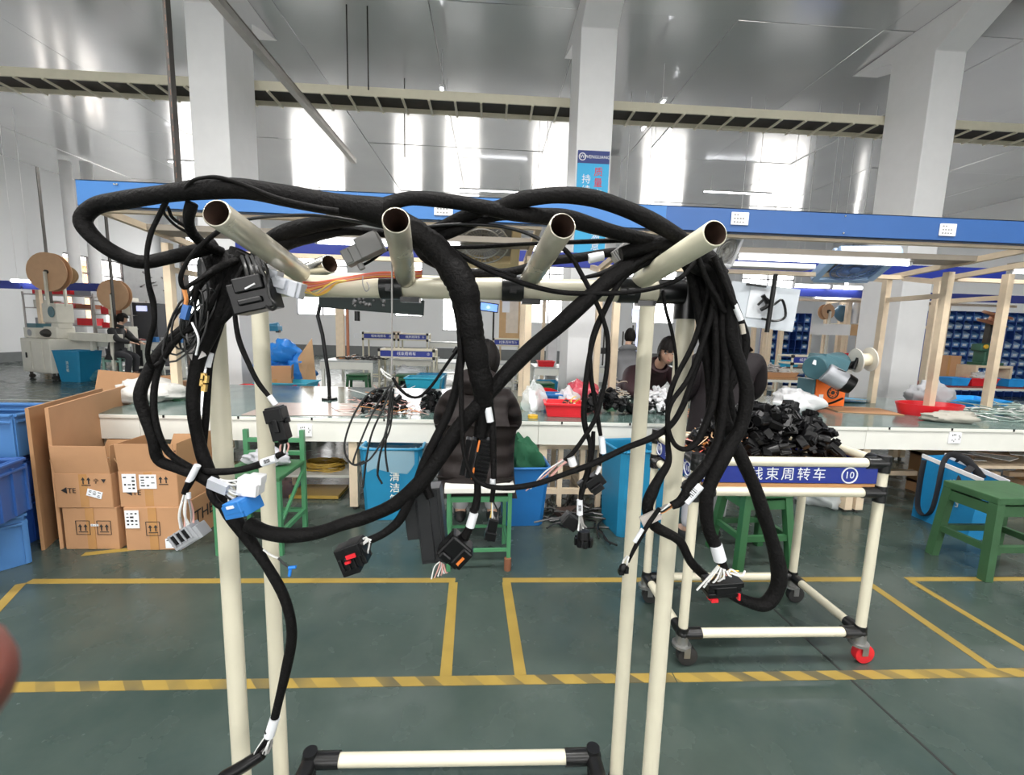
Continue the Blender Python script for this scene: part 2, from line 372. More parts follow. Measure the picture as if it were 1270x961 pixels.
# small strip lamps hung near the ceiling
def strip_lamp(x, y, z, L, lab, alongy=True, gp='strip lamps under the ceiling', power=0):
    t = thing('strip_lamp', lab, 'lamp', (x,y,z), gp); a, b = ((0,-L/2,0),(0,L/2,0)) if alongy else ((-L/2,0,0),(L/2,0,0)); v = Vector((x,y,z))
    MB().bar(v+Vector(a), v+Vector(b), .09, .05).build('housing', white, t); d = Vector((0,0,-.045)); MB().cyl(v+Vector(a)+d, v+Vector(b)+d, .018, n=8).build('tube', tubee, t)
    for q in (a, b): MB().cyl(v+Vector(q)*.8, Vector((x+q[0]*.8,y+q[1]*.8,roof(y))), .006, n=5).build('hanger', white, t)
    if power:
        li = bpy.data.lights.new('added_lamp_light','AREA'); li.shape = 'RECTANGLE'; li.size = .25 if alongy else L; li.size_y = L if alongy else .25; li.energy = power; li.color = (1,.98,.95)
        lo = bpy.data.objects.new('added_lamp_light', li); COL.objects.link(lo); lo.parent = t; lo.location = (0,0,-.09)
strip_lamp(-1.05,9.9,6.3,1.3,'strip lamp under the ceiling above the middle of the hall')
strip_lamp(3.4,9.9,6.3,1.3,'strip lamp under the ceiling to the right of the sign pillar')
strip_lamp(4.2,11.4,6.5,1.3,'strip lamp under the ceiling behind the right cable tray')
for i, (x, y) in enumerate(((-5.5,1.5),(0,1.0),(5.5,1.5),(-5.5,-3.5),(0,-3.5),(5.5,-3.5),(-9,15),(0,16.5),(8.5,15.5))):  # fixtures added to brighten the hall, some of them behind the camera
    strip_lamp(x, y, 6.6, 2.4, 'white strip lamp added high over the hall to brighten it, on two rods', False, 'added overhead strip lamps', 300)
# banner on the middle pillar
p0, p1 = at(715,186,7.58), at(756,300,7.58)
bn = thing('pillar_banner', 'blue slogan banner with white and red characters on the middle pillar', 'banner', (p0.x,7.57,p1.z))
W = .53; x0 = 1.39; xc = x0+W/2; zt = p0.z; zb = 2.9
MB().b2((x0,7.575,zb), (x0+W,7.598,zt-.2)).build('banner_sheet', M('banner_cyan', (.03,.42,.75), .45, var=.1, scale=1), bn)
MB().b2((x0,7.573,zt-.2), (x0+W,7.598,zt)).build('banner_header', M('banner_navy', (.02,.04,.20), .45), bn)
text('WENGUANG', .072, inkw, bn, RF, (xc+.06,7.57,zt-.1)); 
lg = MB(); lg.tube([Vector((xc-.19+.055*cos(q*pi/8), 7.57, zt-.1+.055*sin(q*pi/8))) for q in range(17)], .008, 6); lg.build('logo_ring', inkw, bn)
text('W', .085, inkw, bn, RF, (xc-.19,7.57,zt-.1))
for k, c in enumerate('质量交期客户满意'): text(c, .155, inkr if k < 2 else inkw, bn, RF, (xc+.09,7.57,zt-.34-k*.17))
for k, c in enumerate('持续改进'): text(c, .155, inkw, bn, RF, (xc-.11,7.57,zt-.46-k*.17))
# ================================================================ the pipe rack in front
rk = thing('pipe_rack', 'cream pipe rack with four open pipe arms carrying the black harnesses', 'rack', (-.08,1.1,0))
zbar = at(480,358,1.08).z
XFL, XFR, XRL, XRR = -.665, .497, -.66, .468; YF, YR = 1.10, 1.30
for (x, y, z1, nm) in ((XFL,YF,zbar+.02,'post'),(XFR,YF,zbar+.01,'post'),(XRL,YR,zbar+.05,'post'),(XRR,YR,zbar+.05,'post')):
    MB().cyl((x,y,.06), (x,y,z1), .0225, n=20).build(nm, cream, rk)
pL, pR = at(300,353,1.08), at(845,362,1.08)
MB().cyl(Vector((XFL,YF,pL.z)), pR, .0262, n=20).build('crossbar', cream, rk)
zr = at(560,353,1.3).z
MB().cyl((XRL,YR,zr), (XRR,YR,zr), .024, n=16).build('crossbar', cream, rk)
def along(px): 
    t = (px-300)/(845-300); return pL.lerp(pR, t)
dbar = (pR-pL).normalized()
for px, hw in ((480,.026),(629,.026),(775,.025)):
    c = along(px); s = MB().cyl(c-dbar*hw, c+dbar*hw, .0292, n=20).build('clamp_sleeve', blackj, rk)
    k = MB().box(c+Vector((.045,-.004,-.029)), (.045,.03,.012)).box(c+Vector((.0,-.03,-.004)), (.016,.012,.016)).cyl(c+Vector((0,-.033,-.004)), c+Vector((0,-.041,-.004)), .006, n=6)
    k.build('clamp_screw', blackj, s)
MB().cyl(along(812), along(846), .030, n=20).cyl((XFR,YF,zbar-.05), (XFR,YF,zbar+.035), .030, n=16).sph((XFR,YF,zbar+.035), .030, 16, 8).build('corner_joint', blackj, rk)
MB().cyl((XFL,YF,zbar-.05), (XFL,YF,zbar+.04), .030, n=16).sph((XFL,YF,zbar+.04), .030, 16, 8).build('corner_joint', blackj, rk)
MB().cyl((XRR,YR,zr-.03), (XRR,YR,zr+.03), .030, n=16).build('corner_joint', blackj, rk)
MB().cyl((XRL,YR,zr-.03), (XRL,YR,zr+.03), .030, n=16).build('corner_joint', blackj, rk)
armm = M('worn_pipe', (.60,.56,.46), .22, .55, var=.12, scale=14, rvar=.08)
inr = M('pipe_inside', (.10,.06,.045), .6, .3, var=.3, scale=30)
ARM = []
for i, (bx, by, ex, ey) in enumerate(((372,338,268,264),(503,345,491,273),(657,347,698,280),(795,347,887,289))):
    a, b = at(bx,by,1.07), at(ex,ey,.78); m = armm if i < 2 else (armm if i == 2 else M('cream_pipe_aged', (.68,.65,.50), .3, .15, var=.06, scale=10))
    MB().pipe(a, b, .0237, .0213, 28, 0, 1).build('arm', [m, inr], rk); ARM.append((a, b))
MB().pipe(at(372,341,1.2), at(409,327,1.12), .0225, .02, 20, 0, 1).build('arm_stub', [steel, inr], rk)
# foot frame
bl, br = Vector((-.592,1.364,.10)), Vector((.398,1.354,.10))
MB().cyl(bl, br, .0225, n=18).build('foot_bar', cream, rk)
for s, p, q in ((-1,bl,Vector((-.615,.75,.1))),(1,br,Vector((.42,.75,.1)))):
    MB().cyl(p, q, .0225, n=16).build('foot_bar', cream, rk)
    MB().cyl(p+Vector((-s*.10,0,0)), p, .027, n=16).cyl(p, p+(q-p).normalized()*.09, .027, n=16).sph(p, .031, 16, 8).cyl(p, p+Vector((0,0,.036)), .027, .024, 16).build('elbow_joint', blackj, rk)
    for yy in (.78,1.345):
        xx = p.x+(q.x-p.x)*(1.36-yy)/.61; c = MB().cyl((xx,yy,.1), (xx,yy,.065), .016, n=10).cyl((xx-.012,yy,.034), (xx+.012,yy,.034), .034, n=16); c.build('caster', rubber, rk)
for (x, y) in ((XFL,YF),(XFR,YF),(XRL,YR),(XRR,YR)): MB().cyl((x,y,0), (x,y,.08), .027, n=14).build('foot_cap', blackj, rk)

# ================================================================ harnesses on the rack
def cable(nm, pts, wpx, parent, mat=None, Y=1.0, n=9, jit=.05, step=5, wr=0):
    P = [at(p[0], p[1], p[2] if len(p) > 2 else Y) for p in pts]; S = spline(P, step); k = len(S); R = []
    ph = random.uniform(0, 9)
    for i, p in enumerate(S):
        t = i/(k-1); ww = wpx if not hasattr(wpx, '__len__') else None
        if ww is None:
            u = t*(len(wpx)-1); a = int(min(u, len(wpx)-2)); ww = wpx[a]+(wpx[a+1]-wpx[a])*(u-a)
        q = p-CAM; off = 1+.5*((q.dot(c_r)/q.dot(c_f))**2)*.6
        R.append(ww/2/FPX*depth(p)/off*(1+wr*sin(i*2.1)*(.5+.5*sin(i*.31))+jit*.8*sin(i*.55+ph)+jit*.6*sin(i*.23+2*ph)))
    o = MB().tube(S, R, n).build(nm, mat or tapem, parent); return S, R
def sleeve(pa, pb, wpx, parent, Y, ink=None, mat=None):
    a, b = at(*pa, Y), at(*pb, Y); r = wpx/2/FPX*depth(a)
    o = MB().cyl(a, b, r, r*1.03, 14).build('label_sleeve', mat or labelw, parent)
    if ink: 
        d = (b-a).normalized(); m = MB(); tw = (CAM-a).normalized(); tw = (tw-d*tw.dot(d)).normalized()
        for k in range(5): 
            c = a.lerp(b, .3+.09*k)+tw*(r*1.0); m.bar(c-d.cross(tw)*r*.5, c+d.cross(tw)*r*.4, .0012+.001*(k%2), .0012, tw)
        m.build('label_print', inkb, o)
    return o
def frame_px(pa, pb, Y):        # basis: long axis pa->pb, facing the photographer's side
    a, b = at(*pa, Y), at(*pb, Y); x = (b-a).normalized(); f = Vector((0,1,0)); f = (f-x*f.dot(x)).normalized(); z = x.cross(f)
    return a, b, Matrix((x, f, z)).transposed()
def wires(parent, pa, pb, n, Y, mats, spread=6, w=2.2, Y2=None, nm='wire'):
    g = {}
    for k in range(n):
        m = mats[k % len(mats)]; s = (k/(max(1, n-1))-.5)*spread; s2 = (k/(max(1, n-1))-.5)*spread*2
        a = at(pa[0]+s*.5, pa[1]+s*.3, Y); b = at(pb[0]+s2, pb[1]-s2*.4, Y2 or Y); mid = (a+b)/2+Vector((random.uniform(-.006,.006), random.uniform(-.008,.008), random.uniform(-.006,.006)))
        g.setdefault(m.name, (MB(), m))[0].tube(spline([a, mid, b], 4), w/2/FPX*depth(a), 5)
    for mb, m in g.values(): mb.build(nm, m, parent)
wmix = None
wblk = M('wire_black', (.012,.012,.012), .4); wwht = M('wire_white', (.75,.75,.73), .45); wred = M('wire_red', (.62,.10,.07), .4); wora = M('wire_orange', (.70,.28,.08), .4); wyel = M('wire_yellow', (.72,.50,.08), .4); wpnk = M('wire_pink', (.66,.36,.32), .45); wgry = M('wire_grey', (.30,.29,.28), .45)
copper = M('brass_terminal', (.72,.48,.16), .3, .8)

# --- left harness: the big loop over the arms and everything that hangs at the left
hl = thing('wire_harness', 'thick black taped harness looped far out to the left over the first two arms', 'wire harness', tuple(at(268,300,.95)))
cable('trunk', [(268,303,1.0),(248,310,.98),(215,318,.95),(175,325,.92),(140,312,.90),(113,291,.89),(103,272,.89),(120,255,.89),(155,248,.88),(200,241,.87),(250,235,.87),(300,234,.87),(350,242,.88),(400,251,.88),(440,257,.89),(475,263,.90)], [20,19,20,20,22,24,25,26,26,25,27,28,29,28,30,34], hl, n=14, jit=.04)
cable('branch', [(466,262,.89),(485,252,.9),(510,246,.9),(545,248,.9),(585,254,.91),(625,262,.92),(660,267,.93),(700,270,.94),(735,280,.95),(770,290,.96),(812,300,.98)], [22,18,17,18,18,19,19,20,20,18,16], hl, n=12)
cable('branch', [(322,306,1.04),(345,292,1.02),(375,282,1.0),(410,275,.98),(445,270,.96),(475,268,.95)], [16,20,22,20,18,18], hl, n=12)
cable('branch', [(318,322,1.04),(350,302,1.03),(385,292,1.02),(425,286,1.0),(480,290,1.0),(520,292,1.0)], [22,24,20,13,10,10], hl)
cable('branch', [(225,240,.86),(238,225,.85),(256,220,.85),(276,221,.85),(305,230,.85),(345,246,.85),(385,256,.85),(420,262,.86)], [6,5,5,6,6,7,8,8], hl, n=7)
cable('branch', [(238,252,.88),(234,270,.89),(238,288,.92),(252,302,.96),(275,312,1.0)], [15,15,15,14,13], hl, n=10)
cable('branch', [(206,250,.87),(196,270,.88),(187,290,.88),(182,317,.88),(184,350,.89),(190,375,.9),(191,400,.9),(186,420,.91),(183,440,.92),(189,455,.94),(200,448,.96)], [7,7,7,6.5,7,8,8,7,7,7,6], hl, n=8)
cable('branch', [(272,286,.90),(258,297,.9),(241,313,.9),(229,330,.9),(224,345,.9),(228,357,.91),(241,350,.92),(260,338,.95),(280,324,1.0)], [7,7,7,6,6,6,6,7,8], hl, n=8)
cable('branch', [(200,255,.9),(206,268,.92),(218,280,.95),(232,288,.97)], 4, hl, n=6)
cable('branch', [(208,256,.9),(214,270,.92),(228,280,.95),(240,292,.97)], 5, hl, n=6)
# hanging bundle at the left post
cable('trunk', [(300,312,1.03),(290,335,1.02),(278,358,1.01),(258,385,1.0),(237,403,.99),(219,416,.98),(203,432,.97),(186,458,.96),(174,488,.95),(180,515,.95),(190,545,.95),(197,570,.96),(220,580,.97),(250,590,.98),(275,605,.99)], [30,28,24,20,17,16,16,16,17,16,16,15,16,18,20], hl, n=12)
cable('branch', [(285,330,1.0),(265,372,.985),(240,404,.97),(222,418,.965),(205,440,.96),(193,472,.955),(191,508,.95),(198,540,.95),(210,562,.96),(232,577,.97),(252,586,.98)], 9, hl, n=8)
cable('trunk', [(305,315,1.0),(292,345,1.0),(278,375,1.0),(262,410,1.0),(248,440,1.0),(241,475,1.0),(240,510,1.0),(246,545,1.01),(255,575,1.01),(268,605,1.01),(286,637,1.0),(306,665,1.0),(330,700,1.0),(353,742,1.0),(362,785,1.0),(355,830,1.0),(347,864,1.0),(341,889,1.0)], [26,24,20,20,19,18,17,17,17,18,19,18,13,13,13,13,12,11], hl, n=12)
cable('branch', [(300,325,1.05),(286,370,1.04),(272,410,1.04),(262,445,1.03),(258,480,1.03),(255,520,1.03),(252,560,1.03),(252,585,1.02)], [9,8,8,7,9,9,9,9], hl, n=8)
cable('branch', [(296,330,1.03),(283,365,1.02),(268,400,1.02),(256,430,1.02),(251,450,1.02)], [8,7,6,6,6], hl, n=7)
sleeve((254,440),(252,457),6,hl,1.01); sleeve((262,438),(258,455),6,hl,1.02)
mb = MB(); 
for (x, y) in ((253,463),(251,470),(256,466),(254,477)): a, b, R = frame_px((x,y),(x-1,y+8),1.0); mb.box((a+b)/2, (.016,.008,.009), R)
mb.build('terminal', copper, hl)
cable('branch', [(302,330,.97),(292,352,.96),(291,385,.96),(296,420,.96),(308,450,.96),(320,474,.96),(334,492,.96)], [7,7,6.5,7,7,7,6], hl, n=8)
sleeve((334,491),(342,502),7,hl,.96,mat=whitep)
a, b, R = frame_px((340,504),(351,545),.96); mb = MB(); mb.box(a.lerp(b,.5), ((b-a).length,.028,.032), R, 0).box(a.lerp(b,.25), (.03,.034,.038), R).box(a.lerp(b,.55)+R@Vector((0,-.016,0)), (.03,.006,.012), R).box(a.lerp(b,.45)+R@Vector((0,0,.02)), (.012,.012,.01), R).cyl(a.lerp(b,.95), a.lerp(b,1.12), .012, .009, 10)
mb.build('connector', blackp, hl, bev=.002)
wires(hl, (354,546),(352,562),3,.96,[wpnk,wwht,wpnk],4)
cable('branch', [(250,584,.98),(272,585,.97),(295,583,.97),(318,577,.97),(335,570,.96),(352,561,.96)], [10,10,10,10,9,8], hl, n=9)
sleeve((325,574),(343,568),10,hl,.955,1)
for k in range(5): cable('branch', [(250+k*11,308+k*2,1.03),(262+k*10,328,1.0),(268+k*8,355,1.0),(262+k*6,385,1.0),(250+k*3,412,1.0)], [12,17,16,13,7], hl, n=8)
cable('branch', [(300,322,1.0),(285,326,.97),(262,338,.96),(246,356,.96),(240,380,.97)], [10,12,11,9,6], hl, n=8)
# coil of thin black wire
mb = MB(); 
for k in range(9):
    c = at(random.uniform(228,250), random.uniform(385,410), .97); rr = [random.uniform(.016,.028), random.uniform(.045,.075)]; tl = random.uniform(-.5,.3); an = random.uniform(-.6,.6)
    pts = []
    for q in range(17):
        u = 2*pi*q/16; x, z = rr[0]*cos(u), rr[1]*sin(u); pts.append(c+Vector((x*cos(an)-z*sin(tl), .015*sin(u+k), z*cos(tl)+x*sin(an))))
    mb.tube(pts, .0022, 5)
mb.build('wire_coil', wblk, hl)
cable('wire', [(228,357,.95),(231,372,.95),(228,384,.95)], 6, hl, wora, n=6); a, b, R = frame_px((233,378),(228,396),.95)
MB().box(a.lerp(b,.5), (.03,.012,.012), R).build('connector', M('clip_blue', (.05,.16,.45), .4), hl)
cable('tie', [(238,400,.94),(246,420,.93),(243,440,.94)], 3, hl, whitep, n=5)
mb = MB(); a, b, R = frame_px((236,425),(246,442),.99); mb.box(a.lerp(b,.5), (.045,.006,.03), R).build('plastic_sleeve', M('pearl_plastic', (.60,.56,.55), .3), hl)
# black block connector, grey connector and the ribbon of coloured wire on the crossbar
a, b, R = frame_px((294,372),(340,362),.96); c = a.lerp(b,.5)
mb = MB(); mb.box(c+R@Vector((0,0,-.002)), (.085,.05,.062), R).box(c+R@Vector((.005,-.012,.022)), (.06,.04,.03), R).box(c+R@Vector((0,-.026,-.012)), (.05,.01,.012), R)
mb.build('connector', blackp, hl, bev=.003); MB().bar(c+R@Vector((.0,-.033,.012)), c+R@Vector((.022,-.033,.018)), .003, .003).build('locking_pin', whitep, hl)
for k in range(5): cable('wire', [(300+k*6,318,.98),(304+k*7,330+k*2,.95),(308+k*6,350,.94)], 5, hl, wblk, n=6)
cable('wire', [(318,322,.97),(330,345,.93),(334,368,.92),(342,378,.92),(338,384,.93),(328,378,.94)], 4.5, hl, wblk, n=6)
a, b, R = frame_px((337,350),(376,362),.98); c = a.lerp(b,.5)
mb = MB(); mb.box(c, (.068,.03,.034), R).box(c+R@Vector((-.012,-.016,.004)), (.03,.012,.022), R).box(c+R@Vector((.018,-.015,.0)), (.018,.012,.034), R).box(c+R@Vector((-.03,.0,.012)), (.02,.034,.03), R)
mb.build('connector', lgrey, hl, bev=.002)
for k in range(8):
    m = [wred,wora,wred,wpnk,wred,wora,wyel,wred][k]; cable('ribbon_wire', [(376,350+k*2,.99),(395,350+k*1.0,1.03),(430,344+k*.6,1.05),(470,338+k*.8,1.05),(500,338+k*.9,1.06),(523,336+k,1.08)], 2.6, hl, m, n=5)
for k in range(6):
    m = [wyel,wora,wyel,wpnk,wgry,wyel][k]; cable('wire', [(376,357+k,.985),(392,366-k*.5,1.02),(405,362-k*1.5,1.03),(416,352-k*.6,1.04),(430,348,1.05)], 2.6, hl, m, n=5)
cable('tie', [(450,342,1.03),(450,352,1.02),(454,361,1.02),(458,357,1.02),(455,350,1.03)], 1.6, hl, wgry, n=5)
# lower left connectors
cable('branch', [(247,578,.975),(240,592,.96),(232,606,.95)], [9,9,8], hl, n=8); sleeve((245,577),(234,598),8,hl,.955)
cable('branch', [(234,598,.95),(231,606,.95),(229,612,.95)], 9, hl, n=8)
wires(hl, (231,612),(232,652),7,.95,[wwht,wgry,wpnk,wwht],8,2.6); sleeve((234,611),(234,618),5,hl,.948,mat=whitep)
a, b, R = frame_px((218,672),(246,655),.95); c = a.lerp(b,.5); mb = MB(); mb.box(c, (.058,.03,.036), R).box(c+R@Vector((.006,.004,-.006)), (.062,.032,.03), R)
for k in range(4): mb.box(c+R@Vector((-.022+k*.014,-.016,.004)), (.004,.006,.03), R)
mb.build('connector', greyp, hl, bev=.0015); 
mb = MB(); 
for k in range(3): mb.box(c+R@Vector((-.015+k*.014,-.0165,.004)), (.006,.004,.022), R)
mb.build('connector_slots', blackp, hl)
cable('branch', [(262,595,.97),(262,612,.95),(270,625,.95),(284,632,.95)], [12,11,10,9], hl, n=8)
a, b, R = frame_px((260,598),(281,607),.94); MB().box(a.lerp(b,.5), (.042,.012,.026), R @ rx(20)).build('label_sleeve', lgrey, hl)
wires(hl, (276,596),(302,600),7,.945,[wwht,wgry,wwht,wblk],14,2.4); wires(hl, (278,604),(298,618),7,.945,[wwht,wblk,wwht],14,2.4)
a, b, R = frame_px((298,602),(325,600),.94); c = a.lerp(b,.5); mb = MB(); mb.box(c, (.046,.03,.036), R @ ry(12)).box(c+R@Vector((.006,-.008,-.006)), (.03,.03,.028), R @ ry(12)).box(c+R@Vector((.014,0,.012)), (.03,.026,.02), R @ ry(12)); mb.build('connector', whitep, hl, bev=.002)
a, b, R = frame_px((286,632),(319,622),.935); c = a.lerp(b,.5); mb = MB(); R2 = R @ rz(-18)
mb.box(c, (.054,.05,.034), R2).box(c+R2@Vector((.004,-.006,.008)), (.045,.052,.026), R2).box(c+R2@Vector((0,-.028,0)), (.05,.006,.03), R2); mb.build('connector', M('connector_blue', (.03,.20,.58), .4, var=.04), hl, bev=.002)
mb = MB(); mb.box(c+R2@Vector((.004,-.0335,.012)), (.02,.002,.006), R2); mb.build('connector_print', inkw, hl)
cable('branch', [(327,682,1.0),(337,689,.98),(345,692,.98)], 3, hl, wwht, n=5); cable('branch', [(345,692,.98),(352,699,.98),(358,704,.98)], 3, hl, wblk, n=5)
mb = MB(); mb.cyl(at(358,704,.98), at(367,703,.98), .004, n=8).cyl(at(360,706,.98), at(359,714,.98), .004, n=8); mb.build('terminal', M('terminal_blue', (.02,.22,.75), .4), hl)
sleeve((341,890),(334,912),12,hl,1.0); wires(hl, (334,912),(322,938),8,1.0,[wwht,wblk,wwht,wgry],10,3)
cable('branch', [(335,905,1.0),(330,920,1.0),(320,932,.995)], [12,8,4], hl)
cable('connector', [(326,934,1.0),(305,948,.99),(275,966,.98)], [15,17,18], hl, blackp, n=8, jit=.02)

# --- long diagonal harness and the middle bundle
hc = thing('wire_harness', 'black taped harness hanging in the middle with the long diagonal branch and flat control box', 'wire harness', tuple(at(555,320,.95)))
cable('trunk', [(478,262,.97),(496,272,.95),(516,288,.93),(535,303,.93),(556,326,.92),(571,350,.91),(579,375,.91),(584,402,.91),(589,430,.92),(594,458,.93),(599,482,.94),(600,508,.96),(596,540,.97)], [20,26,30,33,37,38,34,30,29,29,28,22,18], hc, n=16, jit=.05, step=9, wr=.035)
cable('branch', [(800,322,1.0),(778,332,.98),(752,350,.97),(722,377,.96),(690,406,.96),(660,431,.96),(628,463,.95),(600,495,.95),(570,530,.95),(545,567,.95),(520,600,.95),(490,625,.96),(455,641,.97),(425,650,.97),(395,660,.98),(360,664,.98),(330,660,.98),(308,650,.99)], [18,20,22,21,20,20,19,20,20,20,20,18,18,17,18,19,20,20], hc, n=12)
cable('branch', [(582,420,.95),(572,445,.96),(566,480,.97),(556,512,.97),(540,545,.96),(526,575,.96),(512,612,.95),(495,645,.95),(475,662,.95),(456,671,.95)], [13,12,11,12,12,12,12,12,11,10], hc, n=9)
cable('branch', [(520,300,.95),(548,318,.94),(560,345,.93),(564,375,.92),(569,405,.92),(571,440,.92),(572,490,.92),(573,530,.92),(576,565,.92),(586,590,.92),(603,602,.92),(630,605,.93),(665,600,.94),(700,588,.95),(735,575,.96),(775,556,.97),(808,543,.98),(832,527,.99),(846,505,1.0),(854,484,1.0),(866,450,1.0),(878,415,1.0),(884,380,1.0)], [8,8,8,8,7,7,7,6,6,6,7,7,7,8,8,8,8,8,7,7,7], hc, n=8)
cable('branch', [(545,303,.93),(556,335,.9),(561,360,.9),(567,385,.91)], [14,12,8,6], hc, n=8)
# connector at the left end of the middle branch
a, b, R = frame_px((420,692),(456,680),.94); c = a.lerp(b,.5); mb = MB()
mb.box(c, (.062,.04,.05), R).box(c+R@Vector((-.012,.0,-.016)), (.04,.036,.05), R).box(c+R@Vector((.012,-.004,.014)), (.034,.046,.03), R)
for k in range(4): mb.box(c+R@Vector((-.024+k*.014,-.021,-.012)), (.008,.006,.03), R)
mb.build('connector', blackp, hc, bev=.002); MB().box(c+R@Vector((.006,-.027,.006)), (.022,.006,.009), R).box(c+R@Vector((-.006,-.026,-.006)), (.012,.006,.005), R).build('lock_lever', red, hc)
wires(hc, (457,668),(446,676),5,.94,[wwht],10,2.8); wires(hc, (459,672),(455,690),3,.94,[wblk,wwht],6,2.4)
# big control-unit connectors behind
cable('branch', [(597,530,.98),(598,548,.98),(598,560,.98)], [14,13,14], hc)
a, b, R = frame_px((601,541),(590,596),.97); c = a.lerp(b,.5); mb = MB(); mb.box(c+R@Vector((0,0,.006)), (.10,.03,.034), R).box(c+R@Vector((0,-.004,-.02)), (.09,.03,.012), R)
for k in range(9): mb.box(c+R@Vector((-.04+k*.01,-.017,.008)), (.004,.006,.028), R)
mb.build('connector', blackp, hc, bev=.0015); mb = MB()
for k in range(2): mb.box(c+R@Vector((-.034+k*.064,-.021,-.010)), (.026,.004,.004), R)
mb.build('seal', M('seal_orange', (.75,.20,.03), .5), hc)
MB().box(c+R@Vector((.0,.0,-.034)), (.085,.03,.012), R).build('connector_cover', blackp, hc, bev=.002)
cable('branch', [(592,596,.97),(592,615,.97),(589,632,.97)], [9,10,10], hc); sleeve((588,636),(583,653),11,hc,.965)
cable('branch', [(588,630,.97),(583,652,.97),(577,664,.97),(574,672,.97)], [10,10,12,13], hc)
a, b, R = frame_px((576,668),(553,692),.96); c = a.lerp(b,.5); mb = MB(); mb.box(c, (.062,.045,.06), R).box(c+R@Vector((.0,.0,.022)), (.05,.05,.03), R).box(c+R@Vector((.02,-.02,-.01)), (.02,.02,.03), R); mb.build('connector', blackp, hc, bev=.005)
MB().box(c+R@Vector((.004,-.026,.022)), (.022,.004,.006), R).build('seal', MATS['seal_orange'], hc); wires(hc, (548,698),(545,714),6,.955,[wwht,wpnk],10,1.8)
a, b, R = frame_px((531,602),(541,692),1.02); c = a.lerp(b,.5); mb = MB(); mb.box(c, ((b-a).length,.05,.062), R).box(c+R@Vector((0,-.026,-.012)), ((b-a).length*.9,.006,.03), R).box(c+R@Vector((0,-.027,.024)), ((b-a).length*.98,.004,.006), R); mb.box(c+R@Vector((-.02,.0,-.045)), ((b-a).length*.55,.04,.03), R)
mb.build('control_box', M('box_black', (.022,.022,.024), .3, var=.1), hc, bev=.002)
cable('branch', [(541,560,1.0),(536,580,1.0),(528,600,1.0),(534,618,.99)], [8,9,12,10], hc)
cable('branch', [(603,480,.95),(607,500,.95),(610,520,.95),(612,560,.95),(612,600,.95),(610,622,.95)], [9,9,9,8,7,6], hc); sleeve((605,505),(608,523),9,hc,.942); sleeve((611,594),(611,604),7,hc,.945)
wires(hc, (611,622),(612,645),4,.95,[wyel,wwht,wgry,wblk],5,2); a, b, R = frame_px((613,642),(607,668),.95); MB().box(a.lerp(b,.5), (.048,.02,.022), R).box(a.lerp(b,.8), (.02,.026,.026), R).build('connector', blackp, hc, bev=.002)
# centre top: grey connector, thin cords
a, b, R = frame_px((428,322),(474,300),.98); c = a.lerp(b,.5); mb = MB(); mb.box(c, (.088,.03,.034), R).box(c+R@Vector((.018,0,.004)), (.05,.038,.042), R).box(c+R@Vector((-.034,0,0)), (.018,.036,.03), R).cyl(c+R@Vector((-.02,0,-.02)), c+R@Vector((-.02,0,-.034)), .007, n=10); mb.build('connector', M('connector_grey', (.24,.235,.23), .45, var=.05), hc, bev=.002)
cable('branch', [(448,330,.99),(462,322,1.0),(476,312,1.02),(492,305,1.03)], 4, hc, n=6)
cable('cord', [(486,300,.97),(486,340,.96),(486,400,.96),(486,445,.96),(485,466,.96)], 2.2, hc, wgry, n=5)
cable('cord', [(485,466,.96),(478,462,.96),(472,457,.96),(476,464,.96),(484,470,.96)], 2, hc, wwht, n=5)
cable('cord', [(487,468,.96),(495,481,.96),(507,491,.96),(520,492,.96),(533,481,.96),(545,465,.96),(556,449,.96),(567,434,.96),(574,421,.95)], 4.2, hc, n=6)
mb = MB(); mb.cyl(at(563,438,.96), at(568,431,.96), .006, n=8); mb.build('plug', blackp, hc)
for k, pp in enumerate(([(484,480),(460,486),(440,512),(428,545),(429,565),(440,577),(458,570),(475,545),(484,520)],[(486,480),(478,500),(462,535),(455,565),(450,605)],[(487,485),(482,520),(474,552),(468,585),(474,600)],[(485,482),(480,530),(478,560),(481,585)],[(484,478),(466,505),(448,545),(438,575),(452,572)],[(488,482),(484,530),(472,560),(468,590)])):
    cable('loose_wire', [(x,y,.97+.01*k) for x, y in pp], 2.6, hc, wblk, n=5)
cable('branch', [(497,300,1.0),(490,330,1.0)], 4, hc, n=6)
# thin runs along the arms
cable('branch', [(305,272,.93),(340,268,.93),(390,267,.93),(440,274,.93),(490,284,.93),(530,281,.93),(570,278,.93),(615,280,.93),(650,288,.93),(672,298,.94)], 4.5, hc, corr, n=7)
cable('branch', [(515,300,1.02),(545,306,1.01),(590,306,1.0),(640,303,1.0),(690,301,1.0),(740,299,1.0),(795,297,1.0)], [5,5,6,5,5,6,7], hc, n=7)
cable('branch', [(512,300,1.05),(530,322,1.06),(565,336,1.08),(600,339,1.1),(640,336,1.1),(680,324,1.1),(715,320,1.1),(760,313,1.08),(800,310,1.04)], [10,12,11,11,11,11,12,11,10], hc, n=9)
sleeve((730,321),(748,317),11.5,hc,1.085)
cable('branch', [(530,300,1.03),(560,312,1.02),(590,326,1.02),(640,344,1.0)], [8,8,7,6], hc, n=7)
cable('branch', [(500,285,.96),(535,285,.95),(570,270,.94),(600,260,.93),(622,256,.92),(650,247,.91),(693,242,.90),(736,246,.90),(778,260,.91),(810,275,.92),(845,295,.95)], [12,13,14,14,17,20,21,21,21,20,18], hc, n=12)
cable('branch', [(480,280,.96),(520,300,.96),(560,288,.95),(600,272,.95),(640,268,.95),(690,277,.95)], [14,16,14,11,11,9], hc, n=9)
cable('branch', [(690,270,.96),(720,280,.96),(755,288,.97),(790,295,.98),(825,303,.98)], [12,12,13,13,12], hc, n=9)

